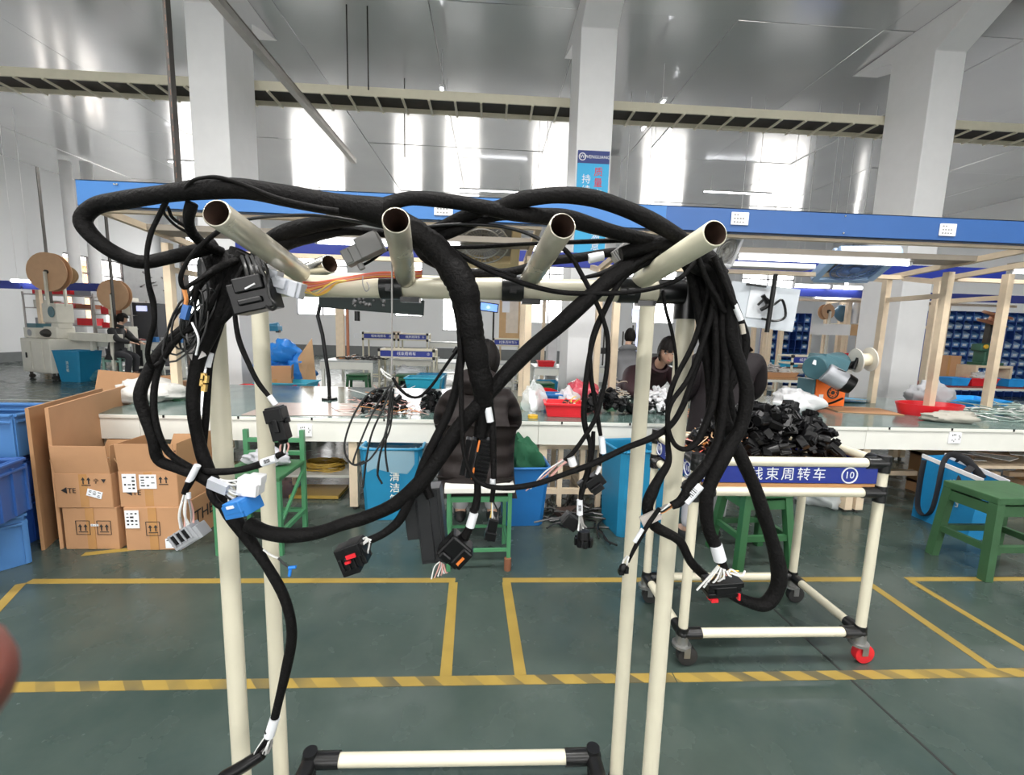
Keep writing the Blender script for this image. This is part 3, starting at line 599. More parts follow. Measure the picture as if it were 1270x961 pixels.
# --- right harness
hr = thing('wire_harness', 'black cable bundle fanning out and drooping over the right hand post in long loops', 'wire harness', tuple(at(850,310,1.0)))
def C(pts, w_, Y=1.0, **k): return cable('branch', pts, w_, hr, Y=Y, **k)
C([(770,315),(810,304),(845,303),(872,320),(890,345)], [16,24,28,30,30], .98, n=12)
C([(545,300,.95),(580,321,.95),(610,337,.95),(640,348,.95),(664,356,.95),(700,363,.95),(748,364,.95),(784,362,.95),(820,355,.95),(846,343,.95),(862,324,.95)], 6.2, n=8)
C([(815,312),(784,331),(764,357),(745,396),(735,424),(729,456),(725,492),(724,515),(727,535),(732,552),(730,580),(722,612)], [9,8,8,7,7,7,7,7,7,6,6,6], .97, n=8)
C([(690,300),(708,318),(720,338),(736,368),(748,396),(754,424),(752,463),(745,496),(737,522),(715,556),(700,572)], 6.2, .96, n=8)
C([(820,318),(793,331),(769,349),(752,379),(738,408),(732,434),(733,467),(738,496),(742,523),(745,540)], [8,7,7,6,6,6,6,6,6,5], .98, n=8)
C([(805,316),(780,322),(750,338),(720,345)], [8,9,8,4], .99)
# the fan
C([(880,318),(888,350),(884,380),(876,412),(855,467),(833,499),(828,526),(836,550),(850,557),(864,548),(876,523),(884,499),(888,461),(888,410),(884,350)], [9,8,8,8,7,7,6,6,7,9,11,11,10,10,10], .97, n=8)
C([(870,318),(878,350),(874,380),(860,426),(838,469),(829,500),(828,545),(829,572),(818,592),(809,610),(803,630),(812,652),(842,670),(857,697),(878,718)], [8,8,8,8,7,7,7,9,13,15,15,14,12,12,11], .99, n=8)
C([(882,322),(896,360),(897,407),(900,461),(896,515),(890,548),(877,575),(860,596),(850,609)], [12,12,11,11,12,13,14,15,15], .96, n=9)
C([(888,322),(905,370),(908,420),(921,461),(926,488),(920,526),(903,556),(887,586),(877,612),(876,640),(880,660),(888,678)], [14,15,16,17,18,18,19,18,17,17,17,16], .95, n=12)
C([(876,322),(892,365),(898,434),(895,494),(903,531),(920,569),(937,607),(947,637),(955,662),(964,695),(966,722),(957,742),(944,750),(922,744),(906,736)], [12,13,14,15,16,17,18,18,18,19,20,19,18,16,13], .98, n=12)
C([(866,318),(876,345),(890,370),(899,386),(910,378),(915,395)], [6,7,8,8,7,6], .95, n=8)
C([(885,318),(897,345),(906,369),(912,382)], [8,7,7,7], .93, n=8); sleeve((911,378),(919,397),7,hr,.93); sleeve((920,402),(922,414),6,hr,.93, mat=M('taupe_sleeve', (.5,.45,.38), .5))
for k in range(6):
    x = 858+k*7; C([(842+k*6,316),(x,345),(x+10+k*2,390),(x+16+k*3,430),(x+22-k*2,480),(x+20-k*7,530-k*6)], [10,13,14,13,11,6], 1.0+.012*(k % 3), n=8)
C([(862,320),(872,352),(882,395),(880,440),(890,480),(893,540),(882,560)], [22,24,22,20,18,14,8], 1.03, n=10)
C([(884,400),(893,450),(902,490),(910,530)], [12,16,16,12], 1.02, n=8)
C([(822,360,1.03),(826,385,1.03),(833,410,1.03),(838,440,1.03),(839,465,1.03)], 4.5, n=6)
C([(845,318),(858,325),(866,332),(880,335)], [14,18,20,18], .97)
# right ends: sleeves, wires, connectors
sleeve((868,601),(849,622),13,hr,.955,1) ; C([(852,610),(843,622),(833,627)], [14,12,10], .955)
wires(hr, (833,626),(812,637),7,.955,[wwht,wgry,wora,wblk],8,2.6); mb = MB(); a, b, R = frame_px((794,648),(820,636),.955); mb.box(a.lerp(b,.5), (.048,.006,.026), R).build('label_sleeve', M('tape_taupe', (.45,.41,.38), .5), hr)
C([(818,630),(806,647),(795,665),(786,682),(779,697)], [5,6,6,5,4], .95, n=6); sleeve((797,656),(787,672),5,hr,.945); wires(hr,(779,690),(774,702),2,.945,[wwht],3,2.4)
mb = MB(); c = at(773,705,.945); mb.sph(c, (.011,.009,.013), 10, 6).box(c+Vector((-.005,0,-.008)), (.012,.014,.01)).box(c+Vector((.006,-.004,.0)), (.008,.012,.016)); mb.build('connector', blackp, hr)
sleeve((888,676),(893,694),15,hr,.945); C([(889,680),(894,695),(897,705)], [15,13,14], .95)
wires(hr, (897,704),(896,716),9,.945,[wyel,wpnk,wyel,wwht],20,2.2); wires(hr, (898,706),(894,720),8,.935,[wwht],30,2.4)
a, b, R = frame_px((873,728),(917,725),.945); c = a.lerp(b,.5); mb = MB(); mb.box(c, (.080,.034,.034), R).box(c+Vector((0,0,.012)), (.084,.044,.014), R).box(c+Vector((0,0,-.012)), (.082,.042,.012), R).box(c+Vector((0,-.02,.0)), (.05,.006,.02), R); mb.build('connector', blackp, hr, bev=.002)
mb = MB(); mb.box(c+R@Vector((-.028,-.018,-.022)), (.016,.012,.008), R).box(c+R@Vector((.030,-.02,-.016)), (.005,.01,.016), R).box(c+R@Vector((-.035,-.014,-.018)), (.012,.01,.006), R); mb.build('lock_lever', red, hr)
# middle-right small connectors
C([(736,535),(734,560),(729,585),(722,607),(720,625)], [5,7,8,7,7], .98, n=7)
sleeve((746,541),(748,562),8,hr,.975); sleeve((708,567),(711,577),10,hr,.955, mat=whitep)
wires(hr, (700,571),(664,604),5,.955,[wpnk,wwht,wgry,wpnk],12,1.8); C([(745,562),(744,575),(738,588)], 4, .975, n=6); sleeve((744,578),(740,588),5,hr,.97, mat=whitep)
mb = MB(); a, b, R = frame_px((746,590),(724,606),.98); mb.box(a.lerp(b,.4), (.045,.03,.03), R).box(a.lerp(b,.5)+R@Vector((0,-.012,.012)), (.03,.02,.018), R).box(a.lerp(b,.9)+R@Vector((0,.0,-.01)), (.022,.02,.02), R); mb.build('connector', blackp, hr, bev=.002)
sleeve((719,620),(719,638),7.5,hr,.975,1); wires(hr, (720,640),(722,656),4,.975,[wwht,wgry],5,2.6)
c = at(724,667,.975); mb = MB(); mb.cyl(c+Vector((0,0,-.018)), c+Vector((0,0,.018)), .019, .014, 12)
for k in range(8): an = k*pi/4; mb.box(c+Vector((.018*cos(an), .018*sin(an), -.008)), (.009,.009,.018), rz(an*180/pi))
mb.build('connector', blackp, hr, bev=.001)
a, b, R = frame_px((712,640),(702,652),1.0); MB().box(a.lerp(b,.5), (.03,.03,.04), R).build('connector', blackp, hr, bev=.003)
# grey ribbed connector behind the right harness
a, b, R = frame_px((760,322),(782,306),1.08); mb = MB(); mb.box(a.lerp(b,.5), (.05,.03,.034), R)
for k in range(4): mb.box(a.lerp(b,.05+.1*k)+R@Vector((0,-.018,0)), (.004,.008,.034), R)
mb.build('connector', M('connector_grey', (0,0,0)), hr, bev=.002)
# ================================================================ assembly bench, canopy and what is on it
TF, TB, TZ = 3.68, 5.6, .83
seams = [-3.3, -2.885, .437, 3.42, 5.6, 8.2]
BL = ['short end of the long white workbench beside the cardboard sheet','white workbench with dark green top and wall socket, left of the seated worker','white workbench piled with black connectors and red trays in front of the woman','white workbench under the orange tape winder and the red round tray','far right white workbench covered in cut wires']
for i in range(5):
    x0, x1 = seams[i]+.002, seams[i+1]-.002
    t = thing('workbench', BL[i], 'workbench', ((x0+x1)/2, TF, 0), 'joined assembly workbenches')
    MB().b2((x0,TF+.005,TZ-.006), (x1,TB,TZ)).build('worktop', matg, t)
    MB().b2((x0,TF,TZ-.035), (x1,TF+.03,TZ-.004)).build('edge_trim', apronm, t, bev=.003)
    ap = MB().b2((x0,TF+.01,TZ-.21), (x1,TF+.03,TZ-.037)).build('apron', apronm, t)
    MB().b2((x0,TB-.03,TZ-.21), (x1,TB,TZ-.007)).build('apron', apronm, t)
    MB().b2((x0,TF+.03,TZ-.03), (x1,TB-.03,TZ-.007)).build('deck', woodc, t)
    for x in ([x0+.05] if x1-x0 < 1 else [x0+.05, x1-.05] + ([-1.16] if i == 1 else [])):
        for y in (TF+.07, TB-.07):
            l = MB().b2((x-.035,y-.035,.03), (x+.035,y+.035,TZ-.03)).build('leg', woodc, t); MB().cyl((x,y,0), (x,y,.03), .02, n=10).build('levelling_foot', dsteel, l)
    if x1-x0 > 1:
        MB().b2((x0+.05,TF+.6,.18), (x1-.05,TF+.66,.23)).build('stretcher', woodc, t)
        ck = MB()
        for k in range(int((x1-x0)/.6)): x = x0+.2+k*.6; ck.box((x,TF-.002,TZ-.012), (.014,.006,.022))
        ck.build('edge_clip', blackp, t)['kind'] = 'stuff'
    if i in (1, 3):
        px, py = ((378,534),(1184,543))[i == 3]; c = at(px,py,TF+.005)
        s = MB().box(c, (.12,.012,.105)).build('wall_socket', whitep, t, bev=.004)
        h = MB()
        for ux, uz in ((-.03,.025),(-.015,.03),(-.028,-.02),(-.012,-.03),(.0,-.012),(.035,.02),(.035,-.01),(.045,.006),(-.0,.03)): h.box(c+Vector((ux,-.0065,uz)), (.006,.002,.012))
        h.build('socket_holes', inkb, s)
# canopy frame
cy = thing('bench_canopy', 'blue fascia canopy on cream square posts over the long workbench', 'canopy', (1.3,4.7,TZ))
FZ0, FZ1 = 2.445, 2.635
bluel = M('beam_blue_left', (.045,.17,.44), .35, var=.06, scale=2)
for x0, x1, m in ((-3.13,-1.05,bluel),(-1.048,1.40,bluel),(1.402,6.9,blue)):
    f = MB().b2((x0,3.60,FZ0), (x1,3.606,FZ1)).b2((x0,3.6,FZ0), (x1,3.66,FZ0+.006)).b2((x0,3.6,FZ1-.006), (x1,3.66,FZ1)).build('fascia_panel', m, cy)
sc = MB()
for k, x in enumerate((-2.85,-2.83,-1.3,.2,2.9,5.0)): sc.cyl((x,3.6,FZ1-.025), (x,3.592,FZ1-.025), .007, n=6).cyl((x,3.6,FZ0+.03), (x,3.592,FZ0+.03), .007, n=6)
sc.build('rivets', steel, cy)['kind'] = 'stuff'
MB().b2((-3.13,5.66,FZ0-.03), (6.9,5.666,FZ1-.03)).b2((-3.13,5.6,FZ0-.03), (6.9,5.666,FZ0-.024)).build('fascia_panel', navy, cy)
MB().b2((-3.13,3.606,FZ0), (-3.124,3.66,FZ1)).build('fascia_end', bluel, cy)
posts = [-3.07, .38, 1.27, 4.76, 5.42]
for X in posts:
    for Y in (4.42, 5.13): MB().b2((X-.034,Y-.034,TZ), (X+.034,Y+.034,2.33)).build('post', woodc, cy, bev=.003)
    MB().bar((X,4.46,2.09), (X,5.09,2.09), .035, .05).build('rung', woodc, cy)
    MB().bar((X,5.2,2.35), (X,3.67,2.45), .045, .055).build('side_rail', woodc, cy)
    MB().bar((X,5.1,2.32), (X,5.6,2.42), .05, .06).build('side_rail', woodc, cy)
    MB().box((X,4.42,TZ+.015), (.10,.10,.03)).build('post_foot', lgreen, cy)
for a, b in ((-3.07,.38),(1.27,4.76),(5.42,6.9)):
    MB().bar((a,4.95,2.335), (b,4.95,2.335), .055, .045).build('rear_rail', woodc, cy); MB().bar((a,3.69,2.445), (b,3.69,2.445), .05, .045).build('front_rail', woodc, cy)
    MB().bar((a,4.30,2.42), (b,4.30,2.425), .30, .05).build('lamp_rail', M('lamp_channel', (.26,.23,.19), .45, .2), cy)
for k, (px, py) in enumerate(((550,259),(918,271),(1176,285))):
    c = at(px,py,3.59); t = thing('bay_label', ['small white paper label on the blue fascia above the middle of the rack','small white paper label on the blue fascia beside the fourth pipe arm','small white paper label on the blue fascia at the far right'][k], 'label', tuple(c))
    MB().box(c+Vector((0,.004,0)), (.145,.010,.10)).build('plate', whitep, t, bev=.004)
    pr = MB()
    for q in range(3):
        for z in range(4): pr.box(c+Vector((-.045+z*.024-(q==0)*.0,-.0015,.028-q*.028)), (.016 if not (q == 0 and z > 1) else .002,.001,.012))
    pr.build('printed_lines', M('ink_grey', (.25,.25,.25), .6, var=0), t)
def lamp_tube(a, b, lab, r=.021, pw=0, grp=None, hang=None):
    a, b = Vector(a), Vector(b); t = thing('fluorescent_lamp', lab, 'lamp', tuple((a+b)/2), grp)
    MB().bar(a+Vector((0,.02,.035)), b+Vector((0,.02,.035)), .07, .03).build('housing', white, t); MB().cyl(a, b, r, n=12).build('tube', tubee, t)
    if hang:
        for q in (.2,.8): c = a.lerp(b,q); MB().cyl(c+Vector((0,.02,.05)), (c.x,c.y+.02,hang), .006, n=5).build('hanger', white, t)
    e = MB(); d = (b-a).normalized()*.03; e.cyl(a-d, a, r*1.1, n=10).build('end_cap', whitep, t); MB().cyl(b, b+d, r*1.1, n=10).build('end_cap', whitep, t)
lamp_tube((2.42,4.30,2.375), (4.18,4.30,2.375), 'glowing tube lamp under the canopy right of the fourth pipe arm')
lamp_tube((-1.62,4.30,2.375), (-.3,4.30,2.375), 'glowing tube lamp under the canopy behind the first two pipe arms')
lamp_tube((5.55,4.5,2.375), (6.8,4.5,2.375), 'glowing tube lamp under the canopy at the far right')
def fan(c, R, lab, cm, grille, s=1.0):
    t = thing('bench_fan', lab, 'fan', tuple(c)); c = Vector(c); T = lambda v: c + R @ (Vector(v)*s)
    fr = MB(); k = 24; o = [T((.36*(cos(q*2*pi/k)*1.0), 0, .30*sin(q*2*pi/k))) for q in range(k)]
    pr = [(-.37,-.32),(.37,-.32),(.37,.32),(-.37,.32)]
    for i in range(4): fr.bar(T((pr[i][0],0,pr[i][1])), T((pr[(i+1)%4][0],0,pr[(i+1)%4][1])), .10*s, .14*s, R @ Vector((0,1,0)))
    fr.build('frame', cm, t, bev=.01)
    for rr in (.29, .21, .13):
        MB().tube([T((rr*cos(q*2*pi/28), -.07+.02*(rr<.2), rr*.95*sin(q*2*pi/28))) for q in range(29)], .009*s, 6).build('grille_ring', grille, t)
    sp = MB()
    for q in range(36): an = q*2*pi/36; sp.tube([T((.06*cos(an),-.075,.06*sin(an))), T((.29*cos(an),-.07,.28*sin(an)))], .004*s, 4)
    sp.build('grille_wires', grille, t)['kind'] = 'stuff'
    MB().cyl(T((0,-.085,0)), T((0,-.06,0)), .065*s, n=16).build('hub', grille, t)
    for q in range(4):
        an = q*pi/2+.4; e = Vector((cos(an),0,sin(an))); f = Vector((-sin(an),.35,cos(an)))
        b = MB().add([T(e*.05-f*.02), T(e*.26-f*.09), T(e*.27+f*.09), T(e*.05+f*.04)], [(0,1,2,3)]).build('blade', greyp, t)
    MB().add([T((-.34,.05,-.29)),T((.34,.05,-.29)),T((.34,.05,.29)),T((-.34,.05,.29))], [(0,1,2,3)]).build('back_cover', M('fan_back', (.35,.34,.32), .5), t)
    MB().cyl(T((0,.05,.0)), (c.x,c.y+.02,2.75 if c.z > 2.6 else c.z+.2), .015, n=8).build('bracket', dsteel, t)
fang = M('fan_grille', (.42,.41,.38), .35, .4)
tan = M('fan_tan', (.55,.44,.25), .5, var=.05)
fan((-.10,4.55,2.50), rx(52), 'tan box fan hung under the canopy behind the middle pipe arms', tan, fang, .92)
fan((2.09,3.95,2.37), rz(25) @ rx(22), 'white ribbed fan hung behind the tip of the fourth pipe arm', whitep, fang, .40)
fan((4.0,4.75,2.42), rz(-12) @ rx(66), 'pale blue fan lying flat under the canopy beside the right pillar', M('fan_blue', (.35,.50,.72), .3), M('fan_grille_blue', (.12,.20,.42), .35), .78)
single(MB().bar((2.55,4.9,2.40), (3.6,4.9,2.40), .2, .05), 'cable_trough', whitep, 'white cable trough on the canopy rails behind the fourth arm', 'trough')
# clipboard panel on a black pole
t = thing('drawing_board', 'grey drawing board with clipped papers hung on a black pole under the canopy', 'board', (2.75,4.3,1.66))
a, b = at(905,352,4.32), at(985,408,4.32); R = ry(5)
MB().box((a+b)/2, (b.x-a.x,.012,a.z-b.z), R).build('board', M('board_grey', (.52,.56,.60), .5), t); MB().box((a+b)/2+Vector((-.02,-.012,.03)), (.28,.006,.30), R).build('paper', M('paper_grey', (.62,.65,.68), .6), t)
MB().box(at(938,354,4.29), (.2,.02,.02), R).build('clip', blackp, t); MB().cyl(at(962,340,4.24), at(951,412,4.24), .022, n=10).build('pole', blackp, t)
mb = MB(); mb.tube(spline([at(x,y,4.25) for x, y in ((940,378),(950,370),(958,378),(970,372),(974,392),(962,398),(945,395))], 5), .012, 6).tube(spline([at(x,y,4.25) for x, y in ((946,366),(952,378),(944,384))], 5), .02, 6).build('cord', blackp, t)
# dark inspection screen hung behind the crossbar with its bent arm
t = thing('dark_screen_panel', 'dark hanging screen panel with bent black arm seen under the crossbar', 'screen', (-1.2,4.6,TZ))
a, b = at(396,372,4.6), at(526,384,4.6); c = (a+b)/2+Vector((0,0,.01)); MB().box(c, (b.x-a.x,.05,.155), ry(3)).build('panel', M('screen_dark', (.006,.012,.011), .4, spec=.2), t, bev=.006)
mb = MB()
for k in range(26): mb.sph(c+Vector((random.uniform(-.18,.14),-.027,random.uniform(-.03,.06))), random.uniform(.01,.024), 6, 4)
mb.build('beads', M('bead_grey', (.10,.10,.10), .3), t)['kind'] = 'stuff'
MB().cyl(at(443,386,4.6), at(443,398,4.6), .028, n=10).build('knob', blackp, t)
MB().tube([at(397,378,4.62), at(394,392,4.62), at(400,415,4.62), at(408,470,4.62)], .02, 8).build('arm', blackp, t)
MB().cyl(at(408,470,4.62), (at(408,470,4.62).x,4.62,TZ), .02, n=8).cyl((at(408,470,4.62).x,4.62,TZ), (at(408,470,4.62).x,4.62,TZ+.02), .08, n=12).build('arm_base', blackp, t)
# ------------------------------------------------ connectors in piles
def conn_mesh(k):
    mb = MB()
    if k == 0: mb.box((0,0,0), (.05,.034,.03)).box((.028,0,0), (.012,.026,.022)).box((0,0,.019), (.022,.012,.008)).box((-.018,.019,0), (.008,.006,.02))
    elif k == 1: mb.pipe((-.03,0,0), (.03,0,0), .021, .016, 8).box((-.012,0,.022), (.03,.012,.006))
    elif k == 2: mb.box((0,0,0), (.06,.026,.026)).box((.0,.016,0), (.03,.006,.012)).box((-.036,0,0), (.014,.018,.014))
    else: mb.box((0,0,0), (.04,.04,.022)).box((0,.0,.014), (.03,.03,.008)).box((.024,0,0), (.01,.02,.014))
    return mb
def pile(n, cx, cy_, rxx, ryy, z0, h, m, label, cat, group, name='connector', sc=1.0, flat=1.0, stuff=False, pw=1.2):
    protos = []; heap = MB(); cms = [conn_mesh(k) for k in range(4)]; mm = m if isinstance(m, list) else [m]*4
    for i in range(n):
        while 1:
            u, v = random.uniform(-1,1), random.uniform(-1,1)
            if u*u+v*v < 1: break
        top = h*(1-(u*u+v*v)**pw)*flat+.02; z = z0+.022*sc+top*(random.random()**.45)
        k = i % 4; e = (random.uniform(0,6.3), random.uniform(-1.2,1.2), random.uniform(0,6.3)); s = sc*random.uniform(.85,1.2)
        if stuff:
            R = (rz(e[2]*57.3) @ ry(e[1]*57.3) @ rx(e[0]*57.3)); heap.add([Vector((cx+u*rxx, cy_+v*ryy, z))+R@(p*s) for p in cms[k].v], cms[k].f, k); continue
        if len(protos) <= k:
            o = conn_mesh(k).build(name, m if not isinstance(m, list) else m[k % len(m)], None, (0,0,0), .0015); protos.append(tag(o, label, cat, group))
        else: o = protos[k].copy(); COL.objects.link(o)
        o.location = (cx+u*rxx, cy_+v*ryy, z); o.rotation_euler = e; o.scale = (s,s,s)
    if stuff: single(heap, name+'_heap', mm, label, 'connectors', kind='stuff')
def tangle(name, label, cx, cy_, rxx, ryy, z0, h, n, m, r=.003, L=.12, parent=None):
    mb = MB()
    for i in range(n):
        a = random.uniform(0,6.3); q = sqrt(random.random()); p = Vector((cx+q*cos(a)*rxx, cy_+q*sin(a)*ryy, z0+r+random.random()*h*(1-q*q))); pts = [p]; d = Vector((random.uniform(-1,1),random.uniform(-1,1),0)).normalized()*L/3
        for k in range(3): d = Matrix.Rotation(random.uniform(-.9,.9),3,'Z') @ d; p = p+d+Vector((0,0,random.uniform(-.02,.03))); p.z = max(p.z, z0+r); pts.append(p)
        mb.tube(spline(pts, 3), r, 4, random.randrange(len(m)))
    o = single(mb, name, m, label, 'wires', kind='stuff'); return o
pile(55, -.95, 3.97, .21, .16, TZ, .17, blackp, 'small black connector in the loose heap at the bench edge left of the seated worker', 'connector', 'connectors left of the seated worker', sc=.95)
tangle('wire_tangle', 'pinkish thin wires tangled among black connectors left of the seated worker', -.95, 4.0, .28, .2, TZ, .24, 90, [wpnk,wpnk,wora,wwht,wblk], .0025, .22)
pile(40, -.54, 4.12, .11, .16, TZ, .16, blackp, 'small heap of black connectors beside the seated worker’s left elbow', 'connector', None, sc=1.0, stuff=True)
pile(70, 1.12, 4.12, .30, .19, TZ, .18, blackp, 'black connector in the wide heap on the bench between red tray and rear right post', 'connector', 'connectors beside the red tray', sc=1.25)
pile(45, 1.66, 4.2, .2, .18, TZ, .10, [blackp,whitep,blackp,whitep], 'mixed heap of black and white connectors in front of the woman', 'connector', None, sc=1.1, stuff=True)
pile(40, 1.80, 4.5, .13, .1, TZ, .18, whitep, 'heap of white connectors at the woman’s hands', 'connector', None, sc=1.0, stuff=True)
tangle('wire_tangle', 'bundle of beige wires standing on the bench behind the black connectors', 1.42, 4.72, .10, .1, TZ, .28, 60, [M('wire_beige', (.75,.62,.48), .5),wwht], .004, .16)
tangle('wire_tangle', 'red and pink wires heaped on the bench behind the drooping right harness', 2.3, 4.0, .35, .25, TZ, .16, 110, [wred,wpnk,wora,wwht,wblk], .004, .22)
pile(40, 2.35, 3.98, .42, .22, TZ, .10, blackp, 'heap of black connectors on the bench behind the drooping right harness', 'connector', None, sc=1.2, stuff=True)
# plastic bags, trays and tools
def bag(c, r, m, lab, name='plastic_bag', seed=1):
    rnd = random.Random(seed); ph = [rnd.uniform(0,6.3) for _ in range(8)]
    def fn(d, p):
        k = 1+.13*sin(5*d.x+ph[0])+.12*sin(6*d.y+ph[1]+3*d.z)+.09*sin(11*d.x+7*d.z+ph[2])+.07*sin(13*d.y-9*d.x+ph[3]); q = p*k; 
        if q.z < -r[2]*.75: q.z = -r[2]*.75
        return q
    c = Vector(c); return single(MB().sph(c+Vector((0,0,r[2]*.75)), r, 28, 18, fn=fn), name, m, lab, 'bag')
bag((.44,4.15,TZ), (.12,.11,.15), foil, 'crumpled clear plastic bag on the bench right of the seated worker', seed=3)
bag((.98,4.45,TZ), (.17,.13,.15), GL('red_film', (.75,.10,.14), .75, .2), 'red plastic bag on the bench behind the red tray', seed=5)
bag((.78,4.25,TZ+.0), (.12,.12,.12), GL('milky_film', (.85,.82,.82), .55, .2), 'milky plastic bag lying behind the red tray', seed=8)
bag((3.28,4.45,TZ), (.26,.16,.13), GL('white_film', (.85,.85,.86), .85, .3), 'crumpled white plastic bag beside the tape winder', seed=11)
def tray(c, d, hgt, m, lab, name='plastic_tray', rot=0, cat='tray', wall=.012, lip=True, tp=.86):
    c = Vector(c); R = rz(rot); t = thing(name, lab, cat, tuple(c)); x, y = d[0]/2, d[1]/2
    mb = MB(); ob = [(-x*tp,-y*tp),(x*tp,-y*tp),(x*tp,y*tp),(-x*tp,y*tp)]; ot = [(-x,-y),(x,-y),(x,y),(-x,y)]
    vs = []; w_ = wall
    for pr, z, s in ((ob,0,1),(ot,hgt,1),([(p[0]-w_*(1 if p[0]>0 else -1),p[1]-w_*(1 if p[1]>0 else -1)) for p in ot],hgt,1),([(p[0]-w_*(1 if p[0]>0 else -1),p[1]-w_*(1 if p[1]>0 else -1)) for p in ob],.008,1)):
        vs += [c+R@Vector((p[0],p[1],z)) for p in pr]
    fs = [(3,2,1,0)]+[(i,(i+1)%4,4+(i+1)%4,4+i) for i in range(4)]+[(4+i,4+(i+1)%4,8+(i+1)%4,8+i) for i in range(4)]+[(8+i,8+(i+1)%4,12+(i+1)%4,12+i) for i in range(4)]+[(12,13,14,15)]
    mb.add(vs, fs).build('shell', m, t, bev=.004)
    if lip:
        l = MB(); q = [c+R@Vector((p[0]*1.015,p[1]*1.015,hgt-.012)) for p in ot]
        for i in range(4): l.bar(q[i], q[(i+1)%4], .014, .02)
        l.build('rim', m, t, bev=.003)
    return t
tray((.70,3.98,TZ), (.36,.26), .13, red, 'rectangular red tray on the bench right of the seated worker', rot=-4)
tray((.66,4.32,TZ), (.26,.2), .16, binblue2, 'blue tray pushed behind the red tray')
def bowl(c, r, h, m, lab, name='bowl', R=None):
    mb = MB(); mb.lathe([(0,.0),(r*.8,0),(r,h),(r*.97,h),(r*.77,.008),(0,.008)], 24, c, (0,0,1) if R is None else R@Vector((0,0,1))); return single(mb, name, m, lab, 'bowl')
bowl((.62,4.58,TZ), .13, .13, red, 'round red bowl at the back of the bench behind the clear bag', R=rx(20))
mb = MB().lathe([(.018,0),(.045,0),(.045,.024),(.018,.024),(.018,0)], 20, (.40,3.83,TZ)); single(mb, 'tape_roll', yellow, 'roll of yellow tape at the front of the bench by the worker’s right elbow', 'tape roll')
mb = MB().lathe([(.03,0),(.055,0),(.055,.03),(.03,.03),(.03,0)], 20, (.73,3.96,TZ+.09), (.3,-.5,.8)); single(mb, 'tape_roll', M('tape_black_roll', (.02,.02,.02), .4), 'roll of black tape lying in the red tray', 'tape roll')
tangle('tape_scraps', 'yellow and red tape scraps lying in the red tray', .72, 3.98, .12, .08, TZ+.05, .08, 16, [wyel,wred,wwht], .006, .08)
# round red tray, blue tray, sheet and scraps at the right
mb = MB().lathe([(0,0),(.19,0),(.22,.12),(.21,.12),(.18,.01),(0,.01)], 28, (4.72,4.38,TZ)); 
o = single(mb, 'round_tray', red, 'wide red tray with rounded ends at the foot of the right canopy post', 'tray'); o.scale = (1.5,1,1)
tray((5.55,4.8,TZ), (.72,.42), .14, M('tray_bright_blue', (.02,.32,.78), .4), 'bright blue tray on the bench between the two right canopy posts', rot=-5)
bag((5.05,4.7,TZ+.02), (.22,.18,.17), M('grey_rag', (.45,.46,.48), .8), 'grey cloth bundle behind the wide red tray', 'cloth_bundle', 21)
bag((4.55,4.0,TZ), (.25,.12,.06), M('beige_rag', (.40,.38,.33), .9), 'beige work glove crumpled at the bench edge before the red tray', 'work_glove', 31)
tangle('wire_scraps', 'heap of cut clear and white wires at the right end of the bench', 5.75, 4.3, .75, .42, TZ, .12, 170, [M('wire_clear', (.45,.55,.50), .2),wwht,M('wire_greenish', (.25,.33,.30), .2)], .005, .45)
tangle('wire_tangle', 'dark maroon wire bundle at the right edge on the bench', 6.1, 4.0, .3, .15, TZ, .1, 60, [M('wire_maroon', (.06,.02,.025), .4)], .006, .35)
sh = MB().box((4.1,4.55,TZ+.006), (.62,.42,.008), rz(-14)); single(sh, 'cardboard_sheet', card, 'flat cardboard sheet lying on the bench at the foot of the tape winder', 'cardboard')
sh = MB().add([(3.9,5.0,TZ+.1),(4.25,5.0,TZ+.06),(4.8,5.15,TZ+.03),(4.7,5.35,TZ+.03),(3.95,5.3,TZ+.09)], [(0,1,2,3,4)]); sh.add([v-Vector((0,0,.03)) for v in sh.v], [(4,3,2,1,0)]); single(sh, 'plastic_folder', M('folder_blue', (.03,.40,.70), .3), 'light blue plastic sheet on the bench behind the tape winder', 'sheet', loc=(4.3,5.2,TZ))
bag((-3.28,4.35,TZ), (.30,.2,.12), M('woven_sack', (.62,.61,.58), .7, var=.06, scale=30, bump=.3, bscale=90), 'pale woven sack lying on the left end of the bench', 'woven_sack', 41)
sh = MB().box((-1.62,4.05,TZ+.003), (.95,.62,.004), rz(3)); single(sh, 'kraft_sheet', M('sheet_pinkish', (.46,.36,.31), .25, var=.08, scale=4), 'pale pinkish sheet lying on the bench right of the left rack posts', 'sheet')
# tape winding machine
t = thing('tape_winder', 'teal and grey tape winding machine with an orange face on the bench', 'machine', (4.0,4.75,TZ))
Yw = 4.75; P = lambda x, y, d=0: at(x,y,Yw+d)
a, b = P(1006,470), P(1040,500); MB().b2((a.x,Yw-.04,TZ+.005), (b.x+.02,Yw+.22,a.z)).build('cabinet', teal, t, bev=.01)
MB().b2((a.x+.03,Yw-.052,TZ+.02), (b.x+.02,Yw-.04,a.z-.0)).build('face_plate', orange, t)
c = P(1033,487,-.055); MB().lathe([(.055,0),(.07,0),(.07,.004),(.055,.004),(.055,0)], 24, c, (0,-1,0)).build('fan_ring', inkb, t); MB().cyl(c, c+Vector((0,-.004,0)), .022, n=16).build('fan_ring', inkb, t)
for q in range(8): an = q*pi/4; MB().box(c+Vector((.042*cos(an),-.002,.042*sin(an))), (.022,.003,.008), ry(-an*180/pi+60)).build('fan_slot', inkb, t)
MB().box(P(1018,494,-.055), (.05,.003,.09)).build('warning_sticker', labelw, t); c = P(1018,496,-.058); MB().add([c+Vector((-.015,0,-.012)),c+Vector((.015,0,-.012)),c+Vector((0,0,.016))], [(0,1,2)]).build('warning_triangle', M('ink_yellow', (.8,.6,.02), .5, var=0), t)
